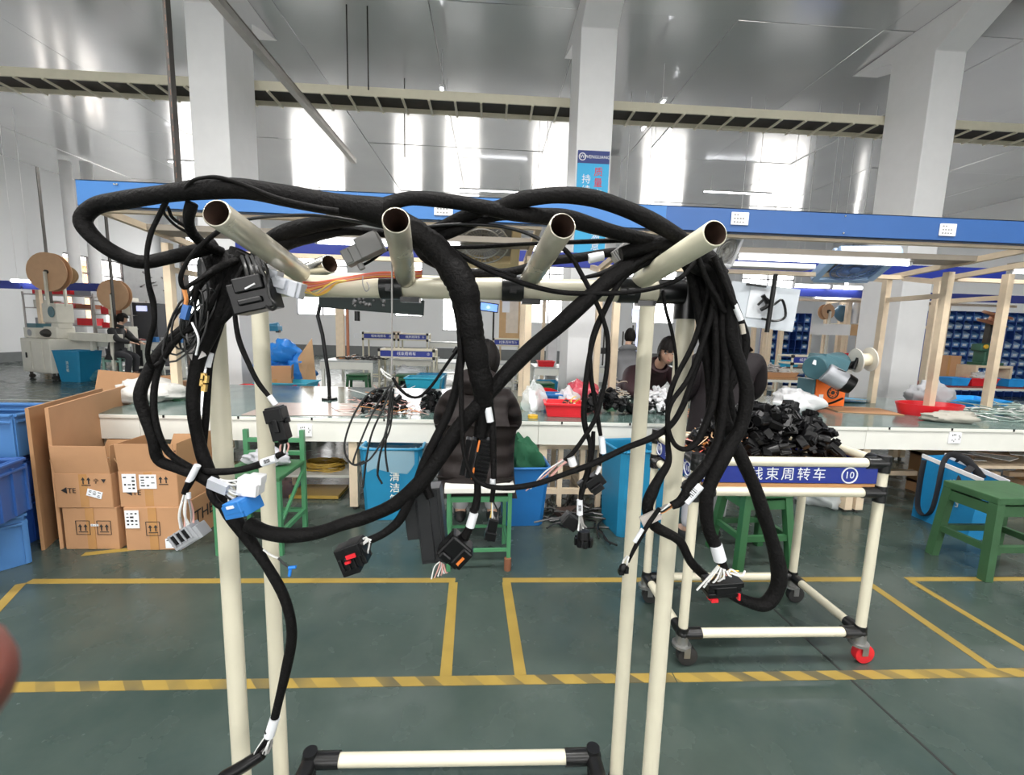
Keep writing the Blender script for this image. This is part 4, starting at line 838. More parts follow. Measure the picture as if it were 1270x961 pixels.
h = MB().cyl(P(1010,456,-.12), P(1040,450,.15), .13, n=20).box(P(1026,450,.03), (.30,.28,.15), ry(14)); h.build('gearbox', teal, t, bev=.012)
MB().box(P(1012,450,-.13), (.07,.01,.05), ry(20)).build('round_badge', labelw, t); 
MB().box(P(1040,446,-.0), (.12,.20,.01), ry(18)).build('cover_plate', greyp, t)
mt = MB().cyl(P(1023,461,-.2), P(1047,474,-.28), .105, n=8).build('motor', M('motor_grey', (.42,.43,.46), .4, .3), t, bev=.012)
MB().cyl(P(1047,474,-.28), P(1058,479,-.32), .108, .09, 18).build('motor_cap', blackp, t, bev=.01); MB().box(P(1042,459,-.28), (.09,.06,.008), ry(18)).build('terminal_box', dsteel, t)
MB().tube(spline([P(1035,452,.02),P(1050,454,0),P(1062,450,0)],5), .035, 10).build('spindle', blackp, t)
MB().cyl(P(1058,458,-.05), P(1064,444,-.05), .02, n=8).build('lever', blackp, t)
MB().lathe([(.0,0),(.135,0),(.135,.012),(.07,.016),(.07,.14),(.135,.144),(.135,.156),(0,.156)], 28, P(1061,447,-.02), (1,-.15,.12), [0,0,0,1,0,0,0]).build('tape_reel', [M('reel_white', (.66,.63,.56), .5, var=.02),M('reel_tape', (.72,.66,.50), .6)], t)
MB().tube(spline([P(990,500,-.15),P(1010,503,-.18),P(1030,500,-.15),P(1045,494,-.1)],5), .012, 6).build('power_cord', blackp, t)
# ================================================================ the cart of connectors
CX0, CX1, CY0, CY1 = .965, 1.868, 1.90, 2.39
ct = thing('turnover_cart', 'cream pipe turnover cart number 10 with blue sign bands, heaped with black connectors', 'cart', (1.415,2.15,0))
r = .0225; corners = [(CX0,CY0),(CX1,CY0),(CX0,CY1),(CX1,CY1)]
for (x, y) in corners: MB().cyl((x,y,.16), (x,y,1.03), r, n=16).build('leg', cream, ct)
ZT, ZM, ZB = 1.03, .885, .165
for z in (ZT, ZM, ZB):
    for (p, q) in (((CX0,CY0),(CX1,CY0)),((CX0,CY1),(CX1,CY1)),((CX0,CY0),(CX0,CY1)),((CX1,CY0),(CX1,CY1))):
        MB().cyl((*p,z), (*q,z), r, n=16).build('rail', cream, ct)
    for (x, y) in corners:
        sx = 1 if x == CX0 else -1; sy = 1 if y == CY0 else -1
        k = MB().cyl((x,y,z), (x+sx*.09,y,z), .028, n=14).cyl((x,y,z), (x,y+sy*.08,z), .028, n=14).cyl((x,y,z-.045), (x,y,z+.035), .028, n=14).sph((x,y,z), .031, 12, 8)
        k.build('corner_joint', blackj, ct)
MB().b2((CX0+.03,CY0+.0,ZM+.02), (CX1-.03,CY1,ZM+.04)).build('shelf_board', M('shelf_wood', (.52,.27,.11), .5, var=.1, scale=3), ct)
sb = {}
for nm, a, b in (('front',(CX0+.03,CY0-.006,ZM+.045),(CX1-.03,CY0+.002,ZT-.022)),('back',(CX0+.03,CY1-.002,ZM+.045),(CX1-.03,CY1+.006,ZT-.022)),('l',(CX0-.006,CY0+.03,ZM+.045),(CX0+.002,CY1-.03,ZT-.022)),('r',(CX1-.002,CY0+.03,ZM+.045),(CX1+.006,CY1-.03,ZT-.022))):
    sb[nm] = MB().b2(a, b).build('sign_band', navy, ct)
zc = (ZM+ZT)/2+.012; yt = CY0-.008
text('线束周转车', .066, inkw, sb['front'], RF, (1.40,yt,zc), sp=1.3)
def ring_no(x, n, par): 
    mb = MB(); mb.tube([Vector((x+.037*cos(q*pi/12),yt,zc+.037*sin(q*pi/12))) for q in range(25)], .0035, 5); mb.build('number_ring', inkw, par); text(n, .048, inkw, par, RF, (x,yt,zc))
ring_no(1.70, '10', sb['front'])
mb = MB(); mb.tube([Vector((1.03+.036*cos(q*pi/12),yt,zc+.036*sin(q*pi/12))) for q in range(25)], .0035, 5).build('logo_ring', inkw, sb['front']); text('W', .05, inkw, sb['front'], RF, (1.03,yt,zc)); 
RL = Matrix.Rotation(-pi/2, 3, 'Z') @ RF
text('线束周转车', .05, inkw, sb['l'], RL, (CX0-.008,(CY0+CY1)/2-.03,zc)); mb = MB(); mb.tube([Vector((CX0-.008,CY1-.07+.032*cos(q*pi/12),zc+.032*sin(q*pi/12))) for q in range(25)], .0035, 5).build('logo_ring', inkw, sb['l']); text('W', .045, inkw, sb['l'], RL, (CX0-.008,CY1-.07,zc))
mb = MB(); mb.tube([Vector((CX0-.008,CY0+.07+.032*cos(q*pi/12),zc+.032*sin(q*pi/12))) for q in range(25)], .0035, 5).build('number_ring', inkw, sb['l']); text('10', .04, inkw, sb['l'], RL, (CX0-.008,CY0+.07,zc))
for i, (x, y) in enumerate(corners):
    c = MB().cyl((x,y,.11), (x,y,.16), .03, n=14).cyl((x,y,.10), (x,y,.112), .045, n=16).box((x+.02,y-.026,.08), (.03,.004,.06)).box((x+.02,y+.026,.08), (.03,.004,.06)).build('caster', M('caster_steel', (.35,.35,.34), .4, .8), ct)
    MB().lathe([(.0,-.02),(.03,-.02),(.048,-.016),(.05,0),(.048,.016),(.03,.02),(0,.02)], 22, (x+.03,y,.05), (0,1,0)).build('wheel', red if i == 1 else rubber, c)
pile(225, (CX0+CX1)/2+.02, (CY0+CY1)/2, (CX1-CX0)/2-.045, .17, ZM+.04, .285, blackp, 'glossy black connector in the big heap on the turnover cart', 'connector', 'connectors heaped on the cart', sc=1.15, pw=2.2)
tangle('wire_tangle', 'orange and pink wires showing between connectors at the left end of the cart', CX0+.19, 2.13, .10, .12, ZM+.04, .2, 90, [wpnk,wora,wred,M('wire_tan', (.55,.35,.2), .5)], .003, .14)
tangle('wire_tangle', 'dark wires under the connector heap on the cart', (CX0+CX1)/2, 2.14, .30, .12, ZM+.04, .22, 140, [wblk], .006, .16)
# ================================================================ under and beside the bench
def carton(c, d, m, lab, rot=0, flaps=False, marks=(), group=None):
    c = Vector(c); R = rz(rot); t = thing('cardboard_box', lab, 'box', tuple(c), group); x, y, h = d; T = lambda v: c+R@Vector(v)
    if not flaps: MB().box(T((0,0,h/2)), d, R).build('body', card, t, bev=.004)
    else:
        mb = MB(); w_ = .006
        for cc, dd in (((0,-y/2,h/2),(x,w_,h)),((0,y/2,h/2),(x,w_,h)),((-x/2,0,h/2),(w_,y,h)),((x/2,0,h/2),(w_,y,h)),((0,0,.004),(x,y,w_))): mb.box(T(cc), dd, R)
        mb.build('body', card, t)
        MB().box(T((0,-y/2-.008,h+.10)), (x*.99,w_,.2), R@rx(6)).build('flap', card, t); MB().box(T((x/2+.0,0,h+.10)), (w_,y*.98,.2), R@ry(4)).build('flap', cardd, t)
        MB().box(T((-x/2,0,h+.05)), (w_,y*.98,.1), R@ry(-30)).build('flap', cardd, t); MB().box(T((0,y/2+.03,h+.07)), (x*.98,w_,.14), R@rx(-30)).build('flap', cardd, t)
    f = -y/2-.0045
    MB().box(T((0,f+.002,h*.5)), (.055,.002,h*.98), R).build('packing_tape', M('packing_tape', (.46,.24,.09), .25), t)
    for k in marks:
        if k[0] == 'label':
            l = MB().box(T((k[1],f-.001,k[2])), (k[3],.002,k[4]), R@ry(k[5] if len(k) > 5 else 0)).build('paper_label', labelw, t); p = MB(); RR = R@ry(k[5] if len(k) > 5 else 0)
            for q in range(4):
                for s in range(3): 
                    if random.random() < .75: p.box(T((k[1],f-.0025,k[2]))+RR@Vector((-k[3]*.3+s*k[3]*.3,0,k[4]*(.32-q*.2))), (k[3]*random.uniform(.12,.26),.0006,k[4]*random.uniform(.05,.1)), RR)
            p.build('label_print', inkb, l)
        elif k[0] == 'text': text(k[3], k[4], inkb, t, R@RF, T((k[1],f-.001,k[2])))
        elif k[0] == 'arrows':
            p = MB()
            for s in (-.018,.018): p.box(T((k[1]+s,f,k[2]-.006)), (.008,.001,.03), R).add([T((k[1]+s-.014,f,k[2]+.006)),T((k[1]+s+.014,f,k[2]+.006)),T((k[1]+s,f,k[2]+.028))], [(0,1,2)])
            p.box(T((k[1],f,k[2]-.03)), (.06,.001,.006), R)
            if len(k) > 3:
                for s in (-.045,.045): p.box(T((k[1]+s,f,k[2])), (.004,.001,.10), R)
                for s in (-.05,.05): p.box(T((k[1],f,k[2]+s)), (.09,.001,.004), R)
            p.build('arrow_print', inkb, t)
        elif k[0] == 'side': text(k[3], k[4], inkb, t, R@rz(90)@RF, T((x/2+.006,k[1],k[2])))
    return t
bx = dict()
carton((-2.745,3.20,0), (.36,.36,.305), card, 'lower left cardboard box under the bench end, with arrow marks in frames', 0, False, [('arrows',-.05,.16,1),('arrows',.09,.16,1),('label',.03,.18,.05,.015)])
carton((-2.765,3.20,.307), (.365,.36,.24), card, 'upper left cardboard box, open flaps tucked below the bench end', 0, True, [('arrows',.02,.19),('text',-.10,.12,'◄TE',.05),('label',.07,.10,.10,.05,16),('text',.11,.19,'☂ ▼',.035)])
carton((-2.33,3.27,0), (.37,.52,.315), card, 'lower right cardboard box under the bench, white label on its lower corner', 2, False, [('label',-.13,.23,.09,.13),('arrows',.0,.16,1),('label',.13,.05,.11,.07),('side',-.0,.17,'THB',.13)])
carton((-2.345,3.27,.317), (.375,.50,.25), card, 'upper right cardboard box with two white labels side by side', 2, True, [('label',-.12,.17,.09,.13),('label',.0,.18,.11,.10),('arrows',.10,.19),('text',-.1,.10,'◄TE',.05),('side',-.1,.15,'◄TE',.08)])
# standing cardboard sheets at the bench end
single(MB().prism([(0,0,0),(0,0,1.0),(-.47,1.25,.99),(-.47,1.25,0)], (-2.965,3.02,0), (-2.95,3.03,0)), 'cardboard_sheet', card, 'tall brown cardboard sheet standing against the left end of the bench', 'cardboard')
single(MB().prism([(0,0,0),(0,0,1.0),(-.5,1.15,.97),(-.5,1.15,0)], (-3.07,3.0,0), (-3.055,3.01,0)), 'cardboard_sheet', cardd, 'second cardboard sheet standing left of the tall brown one', 'cardboard')
fc = at(150,478,5.9)
single(MB().box(fc, (.62,.012,.36), rx(-12)@ry(4)).box(fc+Vector((.45,.1,-.02)), (.4,.012,.3), rz(35)), 'cardboard_flap', card, 'open cardboard carton behind the woven sack', 'cardboard')
carton((fc.x+.05,6.25,0), (.8,.6,.75), card, 'big cardboard carton standing on the floor behind the left end of the bench')
# blue crates
def crate(c, d, lab, m, rot=0, cat='crate'):
    c = Vector(c); R = rz(rot); x, y, h = d; T = lambda v: c+R@Vector(v); t = thing('plastic_crate', lab, cat, tuple(c), 'stacked blue crates')
    mb = MB(); w_ = .012
    for cc, dd in (((0,-y/2,h/2),(x,w_,h)),((0,y/2,h/2),(x,w_,h)),((-x/2,0,h/2),(w_,y,h)),((x/2,0,h/2),(w_,y,h)),((0,0,.006),(x,y,w_))): mb.box(T(cc), dd, R)
    mb.build('shell', m, t, bev=.003)
    rb = MB(); nx = 4
    for k in range(nx+1):
        u = -x/2+x*k/nx; rb.box(T((u,-y/2-.009,h*.45)), (.018,.018,h*.86), R).box(T((u,y/2+.009,h*.45)), (.018,.018,h*.86), R)
        v = -y/2+y*k/nx; rb.box(T((x/2+.009,v,h*.45)), (.018,.018,h*.86), R).box(T((-x/2-.009,v,h*.45)), (.018,.018,h*.86), R)
    rb.build('ribs', m, t)
    rm = MB()
    for z in (h-.012, h*.82):
        for (p, q) in (((-x/2,-y/2),(x/2,-y/2)),((x/2,-y/2),(x/2,y/2)),((x/2,y/2),(-x/2,y/2)),((-x/2,y/2),(-x/2,-y/2))): rm.bar(T((*p,z)), T((*q,z)), .045, .016)
    rm.build('rim', m, t, bev=.003); return t
crate((-3.35,2.72,0), (.62,.42,.34), 'lowest blue crate of the near stack at the left edge, tilted to the camera', crateb, 52)
crate((-3.25,2.60,.345), (.62,.42,.36), 'upper blue crate of the near stack at the left edge', M('crate_blue_deep', (.03,.10,.32), .4, var=.06), 14)
crate((-3.55,3.25,0), (.6,.42,.34), 'lowest blue crate of the rear stack beside the cardboard sheets', M('crate_blue_dark', (.02,.08,.36), .45), 0)
crate((-3.55,3.25,.345), (.6,.42,.30), 'middle blue crate of the rear stack beside the cardboard sheets', MATS['crate_blue_dark'], 0)
crate((-3.52,3.25,.65), (.62,.44,.30), 'top blue crate of the rear stack beside the cardboard sheets', crateb, 3)
# stools
def stool(c, d, h, m, lab, rot=0, splay=.06, lw=.045, top=None, low=.22, board=.035, metal=False, group=None):
    c = Vector(c); R = rz(rot); x, y = d[0]/2, d[1]/2; T = lambda v: c+R@Vector(v); t = thing('stool', lab, 'stool', tuple(c), group)
    MB().box(T((0,0,h-board/2)), (d[0],d[1],board), R).build('seat', top or m, t, bev=.006)
    ft = {}
    for sx in (-1,1):
        for sy in (-1,1):
            a, b = T((sx*(x-.03),sy*(y-.03),h-board)), T((sx*(x-.03+splay),sy*(y-.03+splay),0)); ft[sx,sy] = (a,b)
            MB().bar(a, b, lw, lw, R@Vector((0,1,0))).build('leg', m, t)
    for (p, q) in (((-1,-1),(1,-1)),((1,-1),(1,1)),((1,1),(-1,1)),((-1,1),(-1,-1))):
        for k, hh in enumerate((low, h-board-.05)):
            f = 1-hh/(h-board); A = ft[p][0].lerp(ft[p][1], f); B = ft[q][0].lerp(ft[q][1], f); MB().bar(A, B, lw*.6, lw*(.8 if k == 0 else 1.3)).build('rail', m, t)
    return t
stool((3.655,2.79,0), (.50,.36), .585, M('stool_green_wood', (.035,.10,.04), .55, var=.2, scale=5, bump=.2, bscale=20), 'weathered green wooden stool at the right edge beside the blue bag', 0, .03, .055, board=.05)
stool((1.93,2.92,0), (.36,.30), .54, green, 'green wooden stool behind the turnover cart', 4, .05, .05)
ws = stool((-.055,2.93,0), (.46,.42), .585, lgreen, 'green metal stool with white padded top under the worker in the dark puffer jacket', 3, .0, .026, top=M('seat_white', (.70,.69,.64), .5), low=.14, board=.04)
MB().cyl((.15,2.75,0), (.15,2.75,.085), .024, n=10).build('leg_wrap', M('leg_wrap_brown', (.20,.08,.04), .7), ws)
# green chair with back at the left
gc = thing('green_chair', 'green metal chair with a square back frame between the rack posts', 'chair', (-1.62,3.15,0))
sx0, sx1, sy0, sy1, sh = -1.86, -1.41, 2.93, 3.36, .565
MB().b2((sx0,sy0,sh-.03), (sx1,sy1,sh)).build('seat', green, gc, bev=.006)
for x, y, z in ((sx0+.015,sy0+.015,sh-.03),(sx1-.015,sy0+.015,sh-.03),(sx0+.015,sy1-.015,.80),(sx1-.015,sy1-.015,.80)): MB().bar((x,y,0), (x,y,z), .032, .032, (0,1,0)).build('leg', lgreen, gc)
MB().bar((sx0,sy1-.015,.72), (sx1,sy1-.015,.72), .03, .03).bar((sx0,sy1-.015,.62), (sx1,sy1-.015,.62), .03, .03).build('back_rail', lgreen, gc)
for a, b in (((sx0,sy0+.015),(sx1,sy0+.015)),((sx1-.015,sy0),(sx1-.015,sy1)),((sx0+.015,sy0),(sx0+.015,sy1)),((sx0,sy1-.015),(sx1,sy1-.015))): MB().bar((*a,.16), (*b,.16), .028, .028).build('stretcher', lgreen, gc)
MB().bar((sx1-.015,sy0,.2), (sx1-.015,sy1,.5), .02, .02).build('brace', lgreen, gc)
bag((-1.62,3.2,sh), (.16,.1,.07), M('seat_cloth', (.42,.42,.45), .8), 'grey folded cloth on the green chair', 'folded_cloth', 51)
# litter bins
def bin_(c, d0, d1, h, m, lab, rot=0, name='waste_bin', liner=False, txt=None, cat='bin', xs=1):
    c = Vector(c); R = rz(rot); t = thing(name, lab, cat, tuple(c)); T = lambda v: c+R@Vector(v)
    rings = []; 
    for z, s in ((0,0),(h,1)):
        x, y = [(d0[i]+(d1[i]-d0[i])*s)/2 for i in (0,1)]; q = .03
        rings.append([T(p) for p in ((-x+q,-y,z),(x-q,-y,z),(x,-y+q,z),(x,y-q,z),(x-q,y,z),(-x+q,y,z),(-x,y-q,z),(-x,-y+q,z))])
    n = 8; inn = [c+(p-c)*.94+Vector((0,0,h*.06)) for p in rings[1]]; bot = [c+(p-c)*.94+Vector((0,0,.01)) for p in rings[0]]
    MB().add(rings[0]+rings[1]+inn+bot, [tuple(range(n))[::-1]]+[(i,(i+1)%n,n+(i+1)%n,n+i) for i in range(n)]+[(n+i,n+(i+1)%n,2*n+(i+1)%n,2*n+i) for i in range(n)]+[(2*n+i,2*n+(i+1)%n,3*n+(i+1)%n,3*n+i) for i in range(n)]+[tuple(3*n+i for i in range(n))]).build('body', m, t, bev=.004)
    rm = MB(); rm.tube(rings[1]+rings[1][:1], .012, 8).build('rim', m, t)
    if liner:
        k = 40; mb = MB(); vs = []
        for z, s in ((h*.70,1.03),(h*.80,1.045),(h*.92,1.04),(h+.012,1.02),(h+.01,.97),(h*.86,.93),(h*.6,.90)):
            f = z/h
            for q in range(k):
                an = 2*pi*q/k; x, y = [(d0[i]+(d1[i]-d0[i])*min(1,f))/2*s for i in (0,1)]; ex = .22
                ca, sa = cos(an), sin(an); p = Vector((x*math.copysign(abs(ca)**.35,ca), y*math.copysign(abs(sa)**.35,sa), z+random.uniform(-.012,.012)*(1+(z < h*.75))))
                p.x *= 1+random.uniform(-.012,.018); p.y *= 1+random.uniform(-.012,.018); vs.append(T(p))
        mb.add(vs, [(r_*k+q,r_*k+(q+1)%k,(r_+1)*k+(q+1)%k,(r_+1)*k+q) for r_ in range(6) for q in range(k)], 0, True).build('liner', GL('bin_liner', (.55,.75,.80), .42, .15), t)
    if txt:
        for q, ch in enumerate(txt): text(ch, .085, M('ink_cream', (.75,.75,.66), .6, var=0), t, R@RF, T((.03,-(d0[1]+(d1[1]-d0[1])*.55)/2-.012,h*.62-q*.095)))
    return t
bin_((-.79,3.66,0), (.44,.30), (.50,.38), .62, binblue, 'blue waste bin with clear liner and white characters under the bench', 2, liner=True, txt='清洁箱')
b2 = bin_((.30,3.58,0), (.32,.34), (.40,.40), .50, binblue2, 'plain blue bin under the bench right of the white topped stool', 3)
bag((.31,3.6,.34), (.15,.13,.20), M('cloth_green', (.01,.09,.04), .8), 'dark green cloth bunched in the plain blue bin', 'green_cloth', 61)
b3 = bin_((1.16,3.40,0), (.30,.34), (.34,.40), .70, binblue, 'tall blue bin behind the right hand rack posts', 10)
bin_((1.45,3.5,0), (.28,.34), (.33,.40), .66, binblue, 'second tall blue bin hidden partly behind the cart legs', 4)
# low wooden frames under the bench
wf = thing('wooden_frame_rack', 'low pale wooden frame rack under the bench behind the thin connectors', 'rack', (.83,3.95,0))
for x in (.48,.66,.86,1.02):
    for y in (3.80,4.2): MB().b2((x-.022,y-.022,0), (x+.022,y+.022,.62)).build('upright', woodc, wf)
for z in (.16,.58):
    for y in (3.80,4.2): MB().bar((.46,y,z), (1.2,y,z), .04, .05).build('rail', woodc, wf)
for x in (.48,.86): MB().bar((x,3.8,.16), (x,4.2,.16), .04, .05).build('rail', woodc, wf)
tangle('cable_heap', 'dark cables heaped on the floor under the bench right of the seated worker', .80, 3.55, .35, .2, 0, .10, 40, [wblk], .008, .4)
single(MB().box((.72,3.62,.035), (.22,.12,.05), rz(20)), 'adapter_box', M('adapter_brown', (.05,.03,.025), .5), 'dark brown adapter box on the floor under the bench', 'box')
# low shelf with coil of wire under the bench
ls = thing('low_shelf', 'low cream shelf under the bench holding a coil of wire', 'shelf', (-1.6,4.1,0))
MB().b2((-1.95,3.95,.21), (-1.2,4.35,.235)).build('board', apronm, ls)
for x in (-1.93,-1.22):
    for y in (3.97,4.33): MB().b2((x-.02,y-.02,0), (x+.02,y+.02,.21)).build('leg', woodc, ls)
mb = MB()
for k in range(14): 
    rr = random.uniform(.12,.2); z = .24+random.random()*.07; mb.tube([Vector((-1.55+rr*cos(q*pi/9)*1.1,4.12+rr*.7*sin(q*pi/9),z+.01*sin(q+k))) for q in range(19)], .006, 5)
single(mb, 'wire_coil', M('wire_ochre', (.42,.27,.04), .5, var=.2), 'coil of ochre wire on the low shelf under the bench', 'wire coil')
single(MB().box((-1.6,4.1,.02), (.45,.3,.03)), 'ochre_tray', M('tray_ochre', (.40,.26,.05), .5), 'ochre tray on the floor below the coil shelf', 'tray')
# blue carry bag at the right
cb = thing('carry_bag', 'big blue woven carry bag with black straps under the bench', 'bag', (4.07,3.43,0)); R = rz(-90); T = lambda v: Vector((4.07,3.43,0))+R@Vector((v[0]*.66,v[1]*.62,v[2]*.95))
mb = MB(); ob = [T(p) for p in ((-.36,-.2,0),(.36,-.2,0),(.36,.2,0),(-.36,.2,0))]; tp_ = [T(p) for p in ((-.38,-.15,.60),(.40,-.17,.54),(.40,.19,.53),(-.38,.2,.61))]
mb.add(ob+tp_, [(0,1,2,3),(0,1,5,4),(1,2,6,5),(2,3,7,6),(3,0,4,7)]).build('body', M('bag_blue', (.01,.22,.48), .5, var=.05, bump=.2, bscale=80), cb)
MB().bar(tp_[0], tp_[1], .01, .035).build('hem', whitep, cb); MB().bar(tp_[2], tp_[3], .01, .035).build('hem', whitep, cb)
for x in (-.25,):
    MB().tube(spline([T((x-.06,-.19,.57)),T((x-.05,-.215,.35)),T((x-.02,-.23,.13)),T((x+.08,-.235,.06)),T((x+.17,-.225,.14)),T((x+.19,-.21,.35)),T((x+.19,-.19,.60)),T((x+.21,-.10,.68)),T((x+.3,.05,.62)),T((x+.38,.17,.5))],5), .03, 8, sq=.2).build('strap', M('strap_black', (.015,.015,.018), .8), cb)
MB().tube(spline([T((-.2,.2,.58)),T((-.1,.15,.66)),T((.05,.1,.60)),T((.15,-.16,.5)),T((.2,-.21,.3))],5), .025, 8, sq=.25).build('strap', MATS['strap_black'], cb)
for q, ch in enumerate('收纳'): text(ch, .11, M('ink_faded', (.5,.55,.55), .6, var=0), cb, R@RF, T((.14,-.215,.42-q*.13)))
bag((3.3,3.95,0), (.3,.2,.12), foil, 'clear plastic wrap lying on the floor under the bench right of the cart', 'plastic_wrap', 71)
sf = thing('scrap_shelf', 'low wooden shelf with paper scraps under the right end of the bench', 'shelf', (5.0,4.0,0))
MB().b2((4.6,3.85,.40), (5.9,4.4,.43)).build('board', woodc, sf); MB().b2((4.6,3.85,.1), (5.9,4.4,.13)).build('board', woodc, sf)
for x in (4.62,5.88): MB().b2((x-.02,3.86,0), (x+.02,4.39,.43)).build('side', cardd, sf)
for k in range(9):
    sc_ = MB().box((4.8+k*.11,4.05+.1*(k%3),.445+.01*k), (.3,.2,.006), rz(k*37)@rx(random.uniform(-3,3))); single(sc_, 'paper_sheet', [labelw,M('paper_brown',(.4,.28,.2),.8),greyp][k%3], 'paper sheet in the loose stack on the low shelf under the right bench end', 'paper', 'paper scraps on the low shelf')
# ================================================================ people
def skin_obj(name, nodes, edges, root, mat, parent, sub=2, join=None):
    nm = list(nodes); me = bpy.data.meshes.new(name); base = ORG[parent.name]
    me.from_pydata([Vector(nodes[k][0])-base for k in nm], [(nm.index(a), nm.index(b)) for a, b in edges], [])
    o = bpy.data.objects.new(name, me); COL.objects.link(o); o.modifiers.new('skin', 'SKIN'); 
    lay = me.skin_vertices[0].data
    for i, k in enumerate(nm):
        r = nodes[k][1]; lay[i].radius = r if hasattr(r, '__len__') else (r, r); lay[i].use_root = (k == root)
    o.modifiers['skin'].use_smooth_shade = True; o.modifiers['skin'].branch_smoothing = .6
    s = o.modifiers.new('sub', 'SUBSURF'); s.levels = sub; s.render_levels = sub
    dg = bpy.context.evaluated_depsgraph_get(); nmsh = bpy.data.meshes.new_from_object(o.evaluated_get(dg)); bpy.data.objects.remove(o)
    nmsh.materials.clear()
    for m in (mat if isinstance(mat, list) else [mat]): nmsh.materials.append(m)
    if join:
        bm = bmesh.new(); bm.from_mesh(nmsh); 
        for f in bm.faces: f.smooth = True; f.material_index = 0
        vs = [bm.verts.new(v-base) for v in join.v]
        for f, mi, sm in zip(join.f, join.m, join.s):
            try: q = bm.faces.new([vs[i] for i in f]); q.material_index = mi; q.smooth = sm
            except ValueError: pass
        bmesh.ops.recalc_face_normals(bm, faces=bm.faces); bm.to_mesh(nmsh); bm.free()
    else: nmsh.polygons.foreach_set('use_smooth', [True]*len(nmsh.polygons))
    nmsh.name = name; ob = bpy.data.objects.new(name, nmsh); COL.objects.link(ob); ob.parent = parent; return ob
lipm = M('lips', (.45,.17,.14), .5, var=0); eyew = M('eye_white', (.75,.73,.70), .3, var=0); eyeb = M('eye_dark', (.015,.01,.01), .2, var=0)
def head_mb(c, R, s=1.0):        # faces -Y in its own frame; 0.23 m tall
    def fn(d, p):
        x, y, z = p; 
        if z < 0: k = 1-.28*(-z/.115)**1.3; x *= k; y = y*(1-.12*(-z/.115)) - .006*(-z/.115)
        if d.y < 0: y *= .93
        f = max(0, -d.y)
        nose = math.exp(-((d.x/.13)**2+((d.z+.18)/.17)**2)); y -= .020*nose*f
        for sx in (-1,1): y += .008*math.exp(-(((d.x-sx*.36)/.16)**2+((d.z-.03)/.11)**2))*f
        y -= .006*math.exp(-((d.x/.28)**2+((d.z+.52)/.10)**2))*f; y -= .009*math.exp(-((d.x/.25)**2+((d.z+.82)/.15)**2))*f
        y -= .004*math.exp(-((d.x/.5)**2+((d.z-.16)/.08)**2))*f
        return Vector((x, y, z))*s
    mb = MB().sph(c, (.077,.096,.117), 32, 24, R, 0, fn); T = lambda v: Vector(c)+R@(Vector(v)*s)
    for sx in (-1,1):
        mb.sph(T((sx*.076,.008,-.008)), (.010*s,.020*s,.032*s), 10, 6, R@rz(sx*-20), 0)
        mb.sph(T((sx*.030,-.080,.004)), (.012*s,.008*s,.0055*s), 10, 6, R, 2).sph(T((sx*.030,-.0855,.003)), (.0055*s,.004*s,.005*s), 8, 6, R, 3)
        mb.box(T((sx*.031,-.088,.023)), (.03*s,.006*s,.005*s), R@ry(sx*6), 3)
    mb.sph(T((0,-.0915,-.060)), (.020*s,.006*s,.0065*s), 10, 6, R, 1); return mb
def hair_mb(c, R, s=1.0, fringe=.30, back=-.7, vol=1.1, side=-.35):
    mb = MB(); n, m = 36, 22; vs = []; c = Vector(c)
    for i in range(m+1):
        th = pi*i/m
        for j in range(n):
            ph = 2*pi*j/n; d = Vector((sin(th)*cos(ph), sin(th)*sin(ph), cos(th))); k = vol*(1+.025*sin(9*ph+4*th)+.02*sin(17*ph))
            vs.append(c+R@(Vector((d.x*.084*k, d.y*.104*k, d.z*.124*k))*s))
    fs = []
    for i in range(m):
        for j in range(n):
            th = pi*(i+.5)/m; ph = 2*pi*(j+.5)/n; d = Vector((sin(th)*cos(ph), sin(th)*sin(ph), cos(th)))
            lim = fringe+.05*sin(13*ph) if d.y < -.45 else (side if d.y < .1 else back)
            if d.z > lim: fs.append((i*n+j, (i+1)*n+j, (i+1)*n+(j+1)%n, i*n+(j+1)%n))
    return mb.add(vs, fs, 0, True)
def add_hand(N, E, side, w, d, up):   # palm, five fingers of unequal length, curled
    d = Vector(d).normalized(); up = Vector(up).normalized(); sv = d.cross(up).normalized()*(1 if side == 'l' else -1)
    N['palm'+side] = (w+d*.05, (.030,.016)); E.append(('wrist'+side,'palm'+side))
    N['palm2'+side] = (w+d*.085, (.034,.014)); E.append(('palm'+side,'palm2'+side))
    for k, (o, L) in enumerate(((-.030,.062),(-.010,.075),(.010,.080),(.030,.072))):
        a = w+d*(.085+L*.5)+sv*o+up*-.006; b = w+d*(.085+L*.85)+sv*o-up*.03
        N['f%d%s' % (k,side)] = (a, .0095); N['g%d%s' % (k,side)] = (b, .008); E += [('palm2'+side,'f%d%s' % (k,side)),('f%d%s' % (k,side),'g%d%s' % (k,side))]
    N['th'+side] = (w+d*.06+sv*.048-up*.01, .011); N['ti'+side] = (w+d*.095+sv*.052-up*.022, .009); E += [('palm'+side,'th'+side),('th'+side,'ti'+side)]
